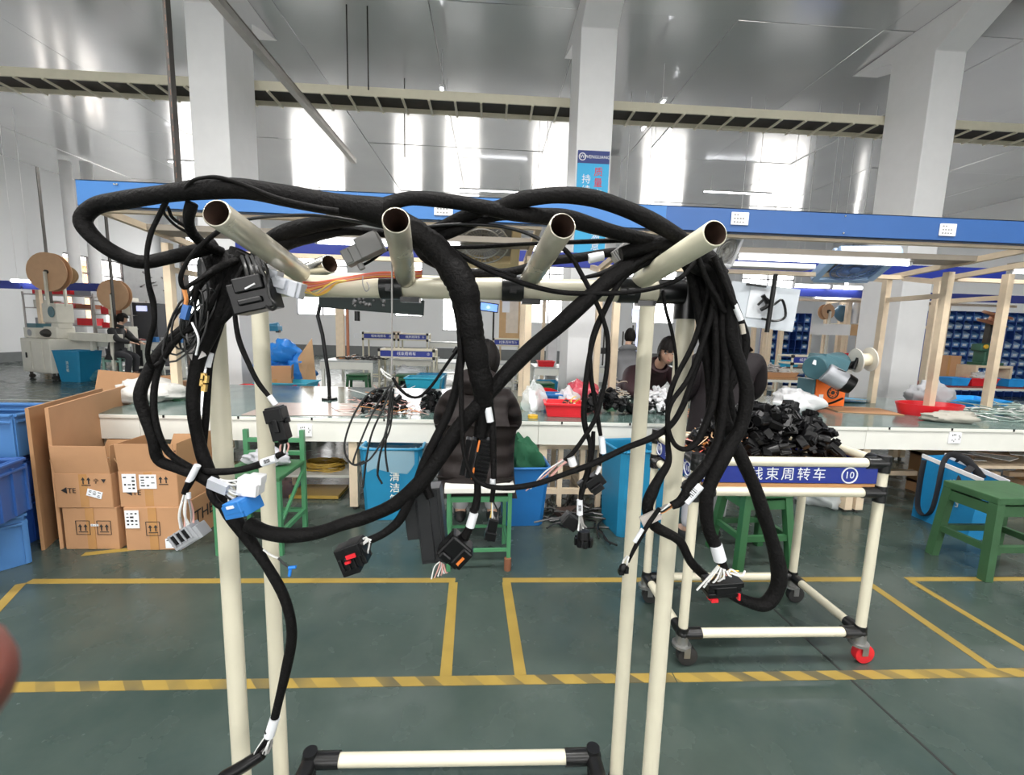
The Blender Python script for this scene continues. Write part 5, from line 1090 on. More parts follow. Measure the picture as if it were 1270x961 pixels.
def person(label, J, face, jacket, trousers, shoes=None, hs=1.0, hairkw={}, puffy=1.0, quilt=False, collar=None, base=None, hood=False):
    J = {k: Vector(v) for k, v in J.items()}
    root = thing('person', label, 'person', base or (J['pelvis'].x, J['pelvis'].y, 0)); s = hs
    N, E = {}, []
    def n(k, r): N[k] = (J[k], r)
    n('pelvis',(.13*s,.10*s)); n('chest',(.14*s,.10*s)); N['waist'] = (J['pelvis'].lerp(J['chest'],.45), (.12*s,.09*s)); n('neck',.055*s); N['head0'] = (J['neck'].lerp(J['head'],.7), .05*s)
    E += [('pelvis','waist'),('waist','chest'),('chest','neck'),('neck','head0')]
    for q in 'lr':
        n('sho'+q,.055*s); n('elb'+q,.042*s); n('wrist'+q,.03*s); E += [('chest','sho'+q),('sho'+q,'elb'+q),('elb'+q,'wrist'+q)]
        n('hip'+q,.085*s); n('knee'+q,.058*s); n('ank'+q,.04*s); n('toe'+q,.035*s); E += [('pelvis','hip'+q),('hip'+q,'knee'+q),('knee'+q,'ank'+q),('ank'+q,'toe'+q)]
        add_hand(N, E, q, J['wrist'+q], J['wrist'+q]-J['elb'+q], Vector((0,0,1)))
    skin_obj('body', N, E, 'pelvis', [skinm,lipm,eyew,eyeb], root, 2, head_mb(J['head'], face, s))
    hair_mb(J['head'], face, s, **hairkw).build('hair', hairm, root)
    p = puffy; A, B = {}, []
    def j(k, r, pos=None): A[k] = (J[k] if pos is None else pos, r)
    dn = (J['pelvis']-J['chest']).normalized()
    j('hem',(.215*s*p,.15*s*p), J['pelvis']+dn*.10*s); j('pelvis',(.23*s*p,.165*s*p)); j('waist',(.235*s*p,.155*s*p), J['pelvis'].lerp(J['chest'],.5)); j('chest',(.235*s*p,.15*s*p)); j('upper',(.17*s*p,.11*s*p), J['chest'].lerp(J['neck'],.62)); j('neck',.082*s*p, J['neck'].lerp(J['head'],.2))
    B += [('hem','pelvis'),('pelvis','waist'),('waist','chest'),('chest','upper'),('upper','neck')]
    for q in 'lr':
        j('sho'+q,.095*s*p); j('ela'+q,.088*s*p, J['sho'+q].lerp(J['elb'+q],.5)); j('elb'+q,.078*s*p); j('wr'+q,.056*s*p, J['elb'+q].lerp(J['wrist'+q],.93)); B += [('chest','sho'+q),('sho'+q,'ela'+q),('ela'+q,'elb'+q),('elb'+q,'wr'+q)]
    skin_obj('jacket', A, B, 'pelvis', jacket, root, 2)
    if collar: MB().lathe([(.085*s*p,0),(.10*s*p,.02),(.095*s*p,.07),(.075*s*p,.075),(.07*s*p,.0)], 20, J['neck'].lerp(J['head'],-.25), (J['head']-J['neck']).normalized()).build('collar', collar, root)
    if hood:
        bk = Vector((-face[0][1],-face[1][1],0)); c = J['neck']-Vector((face @ Vector((0,-1,0))))*.075*s; MB().sph(c+Vector((0,0,-.015)), (.15*s,.085*s,.10*s), 20, 12, face, fn=lambda d,p_: p_*(1+.06*sin(6*d.x+3*d.z))).build('hood', jacket, root)
    A, B = {}, []; j('pelvis',(.15*s,.125*s))
    for q in 'lr': j('hip'+q,.105*s); j('knee'+q,.078*s); j('mid'+q,.07*s, J['knee'+q].lerp(J['ank'+q],.5)); j('cuff'+q,.062*s, J['knee'+q].lerp(J['ank'+q],1.0)); B += [('pelvis','hip'+q),('hip'+q,'knee'+q),('knee'+q,'mid'+q),('mid'+q,'cuff'+q)]
    skin_obj('trousers', A, B, 'pelvis', trousers, root, 2)
    for q in 'lr':
        a, t = J['ank'+q], J['toe'+q]; d = (t-a); d.z = 0; d.normalize(); o = a+d*.06; R = Matrix((d.cross(Vector((0,0,1))), d, Vector((0,0,1)))).transposed(); zf = t.z-.035
        MB().sph((o.x,o.y,zf+.045), (.046*s,.135*s,.045), 14, 8, R, 0, lambda dd, p_: Vector((p_.x,p_.y,max(p_.z,-.043)*(1.15 if dd.y < 0 else .9)))).build('shoe', shoes or rubber, root)
    return root
def quilt(name, col):
    m = M(name, col, .6, var=.15, scale=8, bump=.5, bscale=12, spec=.2); nt = m.node_tree; n = nt.nodes; l = nt.links; b = n['Principled BSDF']; old = b.inputs['Normal'].links[0].from_socket
    tc = n.new('ShaderNodeTexCoord'); wv = n.new('ShaderNodeTexWave'); wv.bands_direction = 'Z'; wv.inputs['Scale'].default_value = 2.6; wv.inputs['Distortion'].default_value = 1.5; wv.inputs['Detail'].default_value = 1; l.new(tc.outputs['Object'], wv.inputs[0])
    bp = n.new('ShaderNodeBump'); bp.inputs['Strength'].default_value = .55; bp.inputs['Distance'].default_value = .03; l.new(wv.outputs['Fac'], bp.inputs['Height']); l.new(old, bp.inputs['Normal']); l.new(bp.outputs[0], b.inputs['Normal']); return m
puff = quilt('puffer_dark', (.016,.012,.0115))
coat = M('coat_dark', (.013,.010,.0115), .65, var=.15, scale=8, bump=.5, bscale=9, spec=.2)
maroon = M('jacket_maroon', (.045,.018,.022), .6, var=.15, scale=8, bump=.3, bscale=20)
gpant = M('trousers_grey', (.42,.41,.43), .8, var=.06, bump=.2, bscale=20); dpant = M('trousers_dark', (.03,.03,.035), .8)
# worker seen from behind on the white topped stool, hands on the bench
X, Y = -.075, 3.0
person('person from behind in a dark brown puffer jacket seated on the white topped stool', dict(pelvis=(X,Y,.70),chest=(X,Y+.06,1.08),neck=(X,Y+.10,1.235),head=(X+.05,Y+.17,1.385),
  shol=(X-.20,Y+.06,1.14),shor=(X+.20,Y+.06,1.14),elbl=(X-.245,Y+.16,.90),elbr=(X+.245,Y+.16,.90),wristl=(X-.14,Y+.62,.90),wristr=(X+.14,Y+.62,.90),
  hipl=(X-.10,Y+.05,.68),hipr=(X+.10,Y+.05,.68),kneel=(X-.13,Y+.40,.62),kneer=(X+.13,Y+.40,.62),ankl=(X-.12,Y+.14,.24),ankr=(X+.12,Y+.14,.24),toel=(X-.13,Y+.30,.20),toer=(X+.13,Y+.30,.20)),
  rz(180)@rx(14), puff, gpant, puffy=1.12, hs=1.08, hood=True, collar=puff, hairkw=dict(back=-.85,vol=1.12), base=(X,Y,.585))
# woman facing us across the bench, bent over the connectors
h = at(829,436,4.85)
person('woman with black fringe facing forward, bent over the bench sorting white connectors', dict(pelvis=(1.92,5.86,.72),chest=(1.98,5.45,1.08),neck=(2.01,5.06,1.25),head=(h.x,h.y,h.z),
  shol=(2.24,5.30,1.12),shor=(1.74,5.30,1.12),elbl=(2.36,5.02,.93),elbr=(1.66,5.00,.93),wristl=(2.08,4.72,.92),wristr=(1.87,4.70,.93),
  hipl=(2.02,5.84,.70),hipr=(1.80,5.84,.70),kneel=(2.06,5.66,.48),kneer=(1.80,5.66,.48),ankl=(2.06,5.9,.10),ankr=(1.8,5.9,.10),toel=(2.08,5.76,.04),toer=(1.78,5.76,.04)),
  rz(-16)@rx(14), maroon, dpant, hs=1.22, hairkw=dict(fringe=.22,back=-.8,vol=1.16,side=-.5), collar=maroon)
stool((1.92,5.95,0), (.36,.32), .58, green, 'green stool under the woman behind the bench', 0)
# worker standing behind the right harness
X, Y = 1.80, 3.22
person('person standing behind the right harness in a dark hooded coat and grey trousers', dict(pelvis=(X-.02,Y-.02,.93),chest=(X+.02,Y+.04,1.36),neck=(X+.02,Y+.10,1.54),head=(X+.03,Y+.18,1.70),
  shol=(X-.20,Y+.02,1.43),shor=(X+.24,Y+.02,1.43),elbl=(X-.25,Y+.10,1.16),elbr=(X+.29,Y+.08,1.17),wristl=(X-.18,Y+.45,1.02),wristr=(X+.22,Y+.45,1.02),
  hipl=(X-.12,Y-.02,.88),hipr=(X+.08,Y-.02,.88),kneel=(X-.18,Y+.0,.48),kneer=(X+.05,Y+.02,.48),ankl=(X-.22,Y-.06,.10),ankr=(X+.03,Y+.0,.10),toel=(X-.23,Y+.10,.036),toer=(X+.05,Y+.16,.036)),
  rz(185)@rx(16), coat, gpant, puffy=1.1, hood=True, collar=coat, hairkw=dict(back=-.8,vol=1.12))
# seated worker far left
X, Y = -9.75, 11.9
person('person in black with a ponytail seated at the far left machine bench', dict(pelvis=(X,Y,.78),chest=(X+.06,Y+.04,1.25),neck=(X+.12,Y+.06,1.46),head=(X+.17,Y+.08,1.62),
  shol=(X+.05,Y+.26,1.35),shor=(X+.08,Y-.20,1.35),elbl=(X+.2,Y+.32,1.08),elbr=(X+.24,Y-.24,1.08),wristl=(X+.5,Y+.2,1.02),wristr=(X+.52,Y-.12,1.02),
  hipl=(X+.05,Y+.1,.74),hipr=(X+.05,Y-.1,.74),kneel=(X+.42,Y+.12,.66),kneer=(X+.42,Y-.12,.66),ankl=(X+.35,Y+.12,.22),ankr=(X+.35,Y-.12,.22),toel=(X+.5,Y+.12,.19),toer=(X+.5,Y-.12,.19)),
  rz(110)@rx(10), M('jacket_black', (.015,.015,.016), .7), dpant, hs=1.1, hairkw=dict(back=-.6,vol=1.14), base=(X,Y,.62))
stool((-9.75,11.9,0), (.42,.42), .62, M('stool_sage', (.16,.30,.25), .5), 'sage green stool under the person in black at the far left', 10, .0, .05)
# worker in grey behind the woman
X, Y = 2.25, 6.95
person('person in a grey work jacket facing away, seen between the rear post and the woman', dict(pelvis=(X,Y,.80),chest=(X,Y+.05,1.22),neck=(X,Y+.1,1.40),head=(X+.05,Y+.15,1.56),
  shol=(X-.20,Y+.05,1.28),shor=(X+.20,Y+.05,1.28),elbl=(X-.27,Y+.2,1.04),elbr=(X+.27,Y+.2,1.04),wristl=(X-.2,Y+.5,1.0),wristr=(X+.2,Y+.5,1.0),
  hipl=(X-.1,Y,.76),hipr=(X+.1,Y,.76),kneel=(X-.12,Y+.4,.66),kneer=(X+.12,Y+.4,.66),ankl=(X-.12,Y+.3,.2),ankr=(X+.12,Y+.3,.2),toel=(X-.12,Y+.45,.17),toer=(X+.12,Y+.45,.17)),
  rz(170)@rx(8), M('jacket_grey', (.20,.20,.21), .7, var=.1), dpant, hairkw=dict(back=-.7), base=(X,Y,.64))
stool((2.25,6.95,0), (.42,.4), .64, M('stool_red', (.35,.03,.03), .5), 'stool under the person in the grey work jacket', 0)
# ================================================================ the hall behind the bench
def px2(x0, y0, x1, y1, Y): a, b = at(x0,y0,Y), at(x1,y1,Y); return a.x, b.x, b.z, a.z
def bench(x0, x1, y, dp, h, lab, top=None, ap=.12, shelf=True, grp=None):
    t = thing('work_table', lab, 'table', ((x0+x1)/2, y, 0), grp)
    MB().b2((x0,y,h-.03), (x1,y+dp,h)).build('tabletop', top or M('table_grey', (.45,.47,.46), .4), t); MB().b2((x0,y+.01,h-.03-ap), (x1,y+.03,h-.03)).build('apron', apronm, t)
    for x in (x0+.05, x1-.05):
        for yy in (y+.06, y+dp-.06): MB().b2((x-.03,yy-.03,0), (x+.03,yy+.03,h-.03)).build('leg', apronm, t)
    if shelf: MB().b2((x0+.05,y+.1,.22), (x1-.05,y+dp-.1,.25)).build('shelf', apronm, t)
    return t
def sign_cart(x0, x1, y, dp, z, lab, no, lower=True):
    t = thing('turnover_cart', lab, 'cart', ((x0+x1)/2, y, 0), 'turnover carts behind the bench')
    for x in (x0,x1):
        for yy in (y,y+dp): MB().cyl((x,yy,.1), (x,yy,z), .024, n=10).build('leg', cream, t); MB().cyl((x-.015,yy,.05), (x+.015,yy,.05), .05, n=12).build('wheel', rubber, t)
    for zz in (z,z-.17,.16):
        for p, q in (((x0,y),(x1,y)),((x0,y+dp),(x1,y+dp)),((x0,y),(x0,y+dp)),((x1,y),(x1,y+dp))): MB().cyl((*p,zz), (*q,zz), .022, n=10).build('rail', cream, t)
        for x in (x0,x1): MB().cyl((x-(.03 if x == x1 else -.0),y-.004,zz), (x+(.03 if x == x0 else 0),y-.004,zz), .034, n=10).cyl((x,y,zz-.04), (x,y,zz+.03), .032, n=10).build('corner_joint', blackj, t)
    b = MB().b2((x0+.03,y-.008,z-.15), (x1-.03,y+.002,z-.02)).build('sign_band', navy, t)
    text('线束周转车', .085, inkw, b, RF, ((x0+x1)/2,y-.01,z-.085)); text(no, .07, inkw, b, RF, (x1-.12,y-.01,z-.085)); MB().b2((x0+.03,y,z-.17), (x1-.03,y+dp,z-.155)).build('shelf_board', MATS['shelf_wood'], t)
    return t
# --- middle
x0, x1, _, _ = px2(396,440,462,440,9.5); bench(x0, x1, 9.5, 1.4, .86, 'pale work table far behind the crossbar with a dark lamp arm', ap=.16)
x0, x1, _, _ = px2(535,440,640,440,10.5); bench(x0, x1, 10.5, 1.2, .80, 'pale work table behind the seated worker’s head', ap=.14)
x0, x1, _, _ = px2(664,436,712,436,9.0); bench(x0, x1, 9.0, 1.1, .86, 'pale work table between the wooden post and the middle pillar', ap=.14)
x0, x1, _, _ = px2(463,440,536,440,10.6); bench(x0, x1, 11.0, 1.2, .82, 'pale work table behind the blue sign cart in the middle', ap=.14)
x0, x1, _, _ = px2(470,430,538,430,9.9); sign_cart(x0, x1, 9.9, .55, 1.10, 'cart with navy sign band in the middle of the hall, nearest of its three', '③')
x0, x1, _, _ = px2(450,410,489,410,12.8); sign_cart(x0, x1, 12.8, .6, 1.42, 'cart with navy sign band far in the hall, left one of the rear pair', '⑤')
x0, x1, _, _ = px2(494,410,530,410,12.8); sign_cart(x0, x1, 12.8, .6, 1.42, 'cart with navy sign band far in the hall, right one of the rear pair', '⑥')
x0, x1, _, _ = px2(612,420,645,420,12.0); sign_cart(x0, x1, 12.0, .6, 1.36, 'cart with navy sign band to the left of the wooden post', '⑦')
x0, x1, _, _ = px2(536,416,560,416,13); bench(x0-.1, x1+.4, 13.2, .8, 1.2, 'tall pale table under the barred window')
def place_stool(px, py, Yd, lab, m=green): c = on(px,py,0); p = at(px,py,Yd); stool((p.x,Yd,0), (.42,.4), .62, m, lab, 5, .03, .05)
place_stool(445,478,9.2,'dark green stool under the pale table behind the crossbar', M('stool_dark_green', (.02,.10,.04), .5))
place_stool(505,476,9.3,'tan topped green stool in front of the middle sign cart', M('stool_dark_green', (0,0,0))); 
for o in list(bpy.data.objects):
    if o.name.startswith('stool') and o.get('label','').startswith('tan topped'): o.children[0].data.materials[0] = M('seat_tan', (.45,.36,.26), .7)
place_stool(672,478,8.4,'dark green stool between the wooden post and the grey cabinet', MATS['stool_dark_green'])
c = at(505,455,9.9); mb = MB().cyl((c.x,9.75,.0), (c.x,9.75,.55), .2, .24, 16); single(mb, 'waste_drum', M('drum_black', (.03,.035,.04), .4), 'dark drum with plastic liner behind the tan stool', 'drum')
bag((c.x,9.75,.5), (.25,.25,.14), GL('drum_liner', (.8,.82,.85), .6, .2), 'clear liner over the dark drum', 'bin_liner', 81)
c = at(535,468,9.3); bin_((c.x,9.4,0), (.5,.4), (.6,.5), .62, binblue, 'blue bin beside the tan stool behind the seated worker')
c = at(680,470,8.6); bin_((c.x,8.75,0), (.34,.34), (.4,.4), .6, binblue, 'blue bin under the table right of the wooden post')
c = at(678,433,9.2); tray((c.x,9.3,.86), (.36,.3), .12, red, 'small red tray on the table right of the wooden post')
p0, p1 = at(503,467,7.1), at(548,480,7.1); tray(((p0.x+p1.x)/2,7.2,.62), (p1.x-p0.x,.42), .19, M('crate_cyan', (.03,.40,.58), .4), 'cyan crate on a stool just behind the bench, left of the worker')
stool(((p0.x+p1.x)/2,7.2,0), (.5,.4), .62, green, 'stool carrying the cyan crate behind the bench', 0)
single(MB().b2((at(681,405,9.8).x,9.8,0), (at(692,405,9.8).x,10.2,1.55)), 'steel_cabinet', M('cabinet_grey', (.50,.51,.52), .5), 'narrow grey steel cabinet left of the middle pillar', 'cabinet')
a, b = at(595,375,14), at(618,387,14); t = thing('wall_screen', 'bright blue screen on a black pole left of the wooden post', 'screen', (a.x,14,0)); R = ry(6)
MB().box((a+b)/2, (b.x-a.x,.05,a.z-b.z), R).build('frame', blackp, t); MB().box((a+b)/2+Vector((0,-.027,0)), (b.x-a.x-.06,.004,a.z-b.z-.06), R).build('display', EM('screen_blue', (.01,.22,.95), 1.6), t); MB().box((a+b)/2+Vector((-.02,-.031,0)), (.10,.004,.08), R@ry(30)).build('screen_mark', EM('screen_pale', (.4,.7,1), 1.5), t)
c = (a+b)/2; MB().cyl((c.x+.15,14.06,0), (c.x+.15,14.06,c.z), .03, n=8).build('pole', blackp, t)
a, b = at(620,360,13), at(646,426,13); t = thing('notice_board', 'wooden notice board with pale papers beside the wooden post', 'board', ((a.x+b.x)/2,13,0))
MB().b2((a.x,13,b.z), (b.x,13.05,a.z)).build('board', M('board_wood', (.55,.36,.18), .6), t); MB().b2((a.x+.2,12.985,b.z+.3), (b.x-.1,13,a.z-.1)).build('paper', M('paper_cream', (.70,.62,.52), .7), t); MB().b2((a.x+.08,12.98,b.z+.9), (a.x+.3,13,a.z-.3)).build('paper', labelw, t)
for x in (a.x+.05, b.x-.05): MB().b2((x-.03,13.0,0), (x+.03,13.06,b.z)).build('leg', woodc, t)
# junk heap behind the left half of the bench
c = at(350,458,7.0); carton((c.x-.02,6.85,.42), (.44,.34,.36), card, 'open brown box tipped on the heap behind the left half of the bench', 18, True)
a, b = at(373,412,7.3), at(395,470,7.3); single(MB().prism([(.05,0,.0),(.24,.1,.0),(.16,.14,.95),(-.06,.1,.62)], (a.x-.0,7.2,.43), (a.x-.02,7.23,.43)), 'plywood_board', ply, 'brown plywood board leaning at the heap behind the bench', 'board')
for k, (px, py, rr, lab) in enumerate(((358,436,(.26,.2,.2),'bright blue bag on top of the heap behind the bench'),(372,455,(.3,.25,.26),'blue bag at the foot of the leaning plywood board'),(335,446,(.25,.2,.22),'blue bag behind the tipped brown box'))):
    c = at(px,py,7.6); bag((c.x,7.45+.02*k,.62 if k else .98), rr, M('bag_bright_blue', (.02,.20,.62), .35), lab, 'blue_bag', 90+k)
c = at(384,440,7.4); bag((c.x,7.3,.33+.0), (.18,.15,.2), M('bag_rose', (.55,.15,.18), .4), 'rose coloured bag behind the plywood board', 'plastic_bag', 95)
a, b = at(330,472,6.6), at(394,482,6.6); tray(((a.x+b.x)/2-.1,6.7,.58), (b.x-a.x,.5), .17, M('crate_turquoise', (.03,.35,.50), .4), 'turquoise tray low behind the left half of the bench'); tray(((a.x+b.x)/2-.25,6.35,.60), (.75,.25), .13, red, 'long red tray low behind the left half of the bench')
t_ = bench((a.x+b.x)/2-.7, (a.x+b.x)/2+.5, 6.15, .9, .58, 'low table carrying the red and turquoise trays behind the bench')
single(MB().b2((at(325,470,7.0).x,6.85,0), (at(388,470,7.0).x,7.5,.42)), 'pallet_box', cardd, 'flat cardboard carton under the heap behind the bench', 'box')
a = at(337,407,13); t = thing('blue_machine', 'blue bench tool on a thin white stand near the far wall', 'machine', (a.x,13,0)); MB().box(a, (.48,.3,.16)).cyl(a+Vector((-.1,0,.05)), a+Vector((.2,0,.1)), .08, n=12).build('body', binblue, t, bev=.02); MB().box(a+Vector((.2,-.05,-.08)), (.1,.1,.08)).build('clamp', dsteel, t)
for s in (-.15,.2): MB().cyl((a.x+s,13,0), (a.x+s,13,a.z-.05), .02, n=8).build('leg', white, t)
c = at(433,432,9.8)
tangle('wire_tangle', 'orange and white wires on the pale table behind the crossbar', c.x, 10.0, .28, .2, .86, .1, 30, [wora,wwht,wblk], .006, .2)
tangle('wire_tangle', 'dark wires spread on the pale table behind the crossbar', at(450,436,9.9).x, 10.0, .4, .25, .86, .05, 40, [wblk], .008, .3)
t = thing('spool_stand', 'thin copper coloured pole standing on the pale table behind the crossbar', 'pole', (at(428,430,10).x,10.2,.86)); x = at(428,430,10).x; MB().cyl((x,10.2,.86), (x,10.2,2.3), .035, n=8).build('pole', M('copper_pole', (.45,.18,.10), .4, .4), t); MB().b2((x-.25,10.15,.86), (x-.08,10.25,2.35)).build('post', woodc, t)
for k, px in enumerate((420,447,486)):
    single(MB().box((at(px,412,13.1).x,13.2,1.33), (.4,.3,.14), rz(k*20)).box((at(px,412,13.1).x+.1,13.2,1.43), (.2,.2,.1), rz(k*31)) if k else MB().box((at(418,470,9.4).x,9.6,.12), (.3,.25,.24)), ['motor_block','paper_pile','paper_pile'][k], [dsteel,labelw,M('paper_beige',(.6,.5,.4),.7)][k], ['dark motor block on the floor under the pale table','white papers on the left rear sign cart','beige parts on the right rear sign cart'][k], ['motor','papers','parts'][k])
# --- second canopy line behind: navy fascia, lamps, posts
c2 = thing('bench_canopy', 'navy fascia canopy of the second line far behind the right half', 'canopy', (8,10.5,0))
a, b = at(880,357,10.5), at(1300,378,10.5)
MB().b2((3.6,10.5,2.63), (14,10.51,2.82)).build('fascia_panel', M('fascia_navy', (.03,.05,.30), .4), c2)
for x in (5.2,7.25,7.55,9.3,9.7,11.6,12.0):
    MB().b2((x-.05,11.0,0), (x+.05,11.1,2.6)).build('post', woodc, c2); MB().b2((x-.05,11.7,0), (x+.05,11.8,2.6)).build('post', woodc, c2); MB().bar((x,11.05,2.0), (x,11.75,2.0), .05, .06).build('rung', woodc, c2)
    MB().bar((x,10.52,2.66), (x,11.8,2.6), .06, .06).build('side_rail', woodc, c2)
MB().bar((3.7,11.05,2.6), (13.9,11.05,2.6), .06, .06).build('front_rail', woodc, c2); MB().bar((7.3,11.05,2.05), (7.55,11.05,2.05), .05, .06).build('rung', woodc, c2)
for k, (p, q, y) in enumerate(((985,1028,354),(1032,1068,356),(1010,1085,370),(906,935,352),(965,990,366))):
    a, b = at(p,y,10.4 if k != 2 and k != 4 else 11.5), at(q,y+2,10.4 if k != 2 and k != 4 else 11.5); lamp_tube((a.x,a.y,a.z), (b.x,a.y,a.z), ['tube lamp on the navy fascia, left of the pair before the right pillar','tube lamp on the navy fascia, right of the pair before the right pillar','long tube lamp below the navy fascia before the right pillar','tube lamp on the navy fascia behind the drawing board','short tube lamp behind the drawing board'][k], .04, hang=roof(a.y))
for k, (p, q, y, Yd) in enumerate(((762,806,340,10.5),(660,676,342,12),(15,45,348,13))):
    a, b = at(p,y,Yd), at(q,y+1,Yd); lamp_tube((a.x,Yd,a.z), (b.x,Yd,a.z), ['tube lamp far behind between the third and fourth arms','tube lamp far behind the third arm','tube lamp at the far left above the shelves'][k], .045, hang=roof(Yd))
c3 = thing('bench_canopy', 'navy fascia canopy of a far line seen through the middle of the rack', 'canopy', (0,12.6,0)); a, b = at(330,345,12.6), at(812,352,12.6)
MB().b2((-1.0,12.6,2.62), (3.3,12.61,2.85)).build('fascia_panel', MATS['fascia_navy'], c3)
for x in (-.8,1.6,3.2): MB().b2((x-.05,13.1,0), (x+.05,13.2,2.7)).build('post', woodc, c3); MB().bar((x,12.62,2.66), (x,13.2,2.66), .05, .06).build('side_rail', woodc, c3)
c4 = thing('bench_canopy', 'navy fascia canopy at the far left above the reel machines', 'canopy', (-13,13.2,0)); MB().b2((-15.5,13.2,2.38), (-10.9,13.21,2.6)).build('fascia_panel', MATS['fascia_navy'], c4)
for x in (-15.3,-13.2,-11.2): MB().b2((x-.05,13.6,0), (x+.05,13.7,2.5)).build('post', woodc, c4); MB().bar((x,13.2,2.42), (x,13.7,2.42), .05, .06).build('side_rail', woodc, c4)
# --- right: second line benches and things on them
x0, x1, _, _ = px2(945,470,1010,470,7.6); bench(x0, x1, 7.6, .9, .88, 'pale table with a cardboard tray of grey parts behind the tape winder', top=cardd, ap=.05, shelf=False)
tray(((x0+x1)/2-.1,7.95,.88), (x1-x0-.3,.6), .10, card, 'cardboard tray full of grey parts behind the tape winder', name='cardboard_tray', lip=False)
tangle('grey_scraps', 'grey twisted parts heaped in the cardboard tray behind the tape winder', (x0+x1)/2-.15, 7.95, .4, .22, .9, .2, 90, [M('scrap_grey', (.42,.40,.38), .5)], .014, .14)
x0, x1, _, _ = px2(940,440,1085,445,10.9); bench(x0, x1, 10.9, 1.2, .86, 'table of the second line before the right pillar', top=M('worktop_brown', (.14,.08,.05), .5))
a = at(996,445,9.6); sign_cart(a.x-.25, a.x+.5, 9.6, .5, 1.2, 'cart with a short navy sign just behind the tape winder', '⑧')
def reel(c, r, w_, ax, m, lab, name='cable_reel', hub=None, stand=None, cat='reel'):
    t = thing(name, lab, cat, tuple(c)); c = Vector(c); ax = Vector(ax).normalized()
    MB().lathe([(.05,0),(r,0),(r,.012),(.05,.012),(.05,0)], 30, c, ax).build('flange', m, t); MB().lathe([(.05,0),(r,0),(r,.012),(.05,.012),(.05,0)], 30, c+ax*w_, ax).build('flange', m, t)
    MB().lathe([(.0,.012),(r*.55,.012),(r*.55,w_),(0,w_)], 24, c, ax).build('winding', hub or kraft, t); MB().cyl(c-ax*.03, c+ax*(w_+.04), .05, n=10).build('axle', dsteel, t)
    if stand is not None: 
        e = c+ax*(w_+.06); MB().bar(e, (e.x,e.y,stand), .05, .05, (0,1,0)).build('stand', stand_m, t)
    return t
stand_m = M('stand_cream', (.6,.58,.5), .4)
reel(at(1022,387,11.3), .20, .12, (.15,-1,.05), kraft, 'brown reel hung on the posts of the second line', stand=.86)
c = at(1045,388,11.4); single(MB().sph(c, (.24,.14,.22), 16, 10, fn=lambda d,p: p*(1+.1*sin(7*d.x+5*d.z))), 'hung_bag', M('bag_slate', (.07,.16,.24), .4), 'slate blue bag hung beside the brown reel', 'bag', loc=tuple(c))
c = at(1061,388,11.3); single(MB().cyl(c+Vector((0,0,-.28)), c+Vector((0,0,.28)), .09, n=14), 'film_roll', labelw, 'white film roll hung at the left side of the right pillar', 'roll', loc=tuple(c))
a, b = at(1008,401,10.9), at(1055,416,10.9); t = thing('back_panel', 'white back panel across the second line before the right pillar', 'panel', (a.x,10.95,.86)); MB().b2((a.x,10.93,b.z), (b.x,10.96,a.z)).build('panel', white, t); MB().b2((b.x,10.93,b.z-.0), (b.x+.25,10.97,a.z)).build('side_panel', ply, t)
for x in (a.x+.04,b.x-.04): MB().b2((x-.02,10.96,.86), (x+.02,11.0,b.z+.05)).build('leg', woodc, t)
single(MB().b2((at(1012,430,11.1).x,11.1,.86), (at(1050,430,11.1).x,11.3,1.22)), 'dark_cover', M('cover_dark_green', (.02,.06,.045), .4), 'dark green machine housing below the white back panel', 'machine')
c = at(985,437,10.8); tray((c.x,11.1,.86), (.55,.35), .16, M('tray_cyan', (.03,.38,.62), .4), 'cyan tray on the second line behind the drawing board pole')
c = at(1057,420,10.8); tray((c.x,11.0,1.12), (.28,.25), .14, red, 'small red tray left of the right pillar'); single(MB().b2((c.x-.2,10.9,.86), (c.x+.2,11.2,1.12)), 'carton', card, 'carton under the small red tray by the right pillar', 'box')
# racks of blue picking bins
def bin_rack(x0, x1, z0, z1, y, nx, nz, lab, grp, glab):
    t = thing('bin_rack', lab, 'rack', ((x0+x1)/2, y+.3, 0)); w_ = (x1-x0)/nx; h = (z1-z0)/nz; fr = M('rack_blue', (.02,.07,.32), .4)
    for k in range(nx+1): x = x0+k*w_; MB().b2((x-.012,y+.0,.0), (x+.012,y+.5,z1)).build('upright', fr, t)
    for k in range(nz+1): z = z0+k*h; MB().b2((x0,y+.02,z-.012), (x1,y+.5,z)).build('shelf', fr, t)
    MB().b2((x0,y+.5,0), (x1,y+.52,z1)).build('back_sheet', fr, t)
    ms = [M('picking_bin_a', (.13,.30,.60), .35), M('picking_bin_b', (.30,.46,.70), .35), M('picking_bin_c', (.06,.19,.48), .35)]; pr = []
    for m in ms:
        mb = MB(); a, d, hh = w_*.86, .42, h*.8; mb.add([(-a/2,0,0),(a/2,0,0),(a/2,d,0),(-a/2,d,0),(-a/2,-.03,hh*.62),(a/2,-.03,hh*.62),(a/2,d,hh),(-a/2,d,hh),(-a/2,.12,hh),(a/2,.12,hh)], [(3,2,1,0),(0,1,5,4),(1,2,6,9,5),(2,3,7,6),(3,0,4,8,7)]).box((0,-.022,hh*.32), (a*.5,.006,hh*.28), None, 1); pr.append(mb)
    made = {}
    for i in range(nx):
        for k in range(nz):
            if random.random() < .06: continue
            q = random.choice((0,0,1,2))
            if q in made: o = made[q].copy(); COL.objects.link(o)
            else: o = pr[q].build('picking_bin', [ms[q], labelw], None, (0,0,0)); made[q] = o; tag(o, glab, 'bin', grp)
            o.location = (x0+(i+.5)*w_, y+.04, z0+k*h)
x0, x1, z0, z1 = px2(1162,470,1300,372,12.5); bin_rack(at(1160,420,12.5).x, at(1300,420,12.5).x, .15, 2.55, 12.5, 13, 9, 'wall of blue picking bins behind the canopy posts at the right', 'blue bins right of the right pillar', 'blue picking bin in the rack to the right of the right pillar')
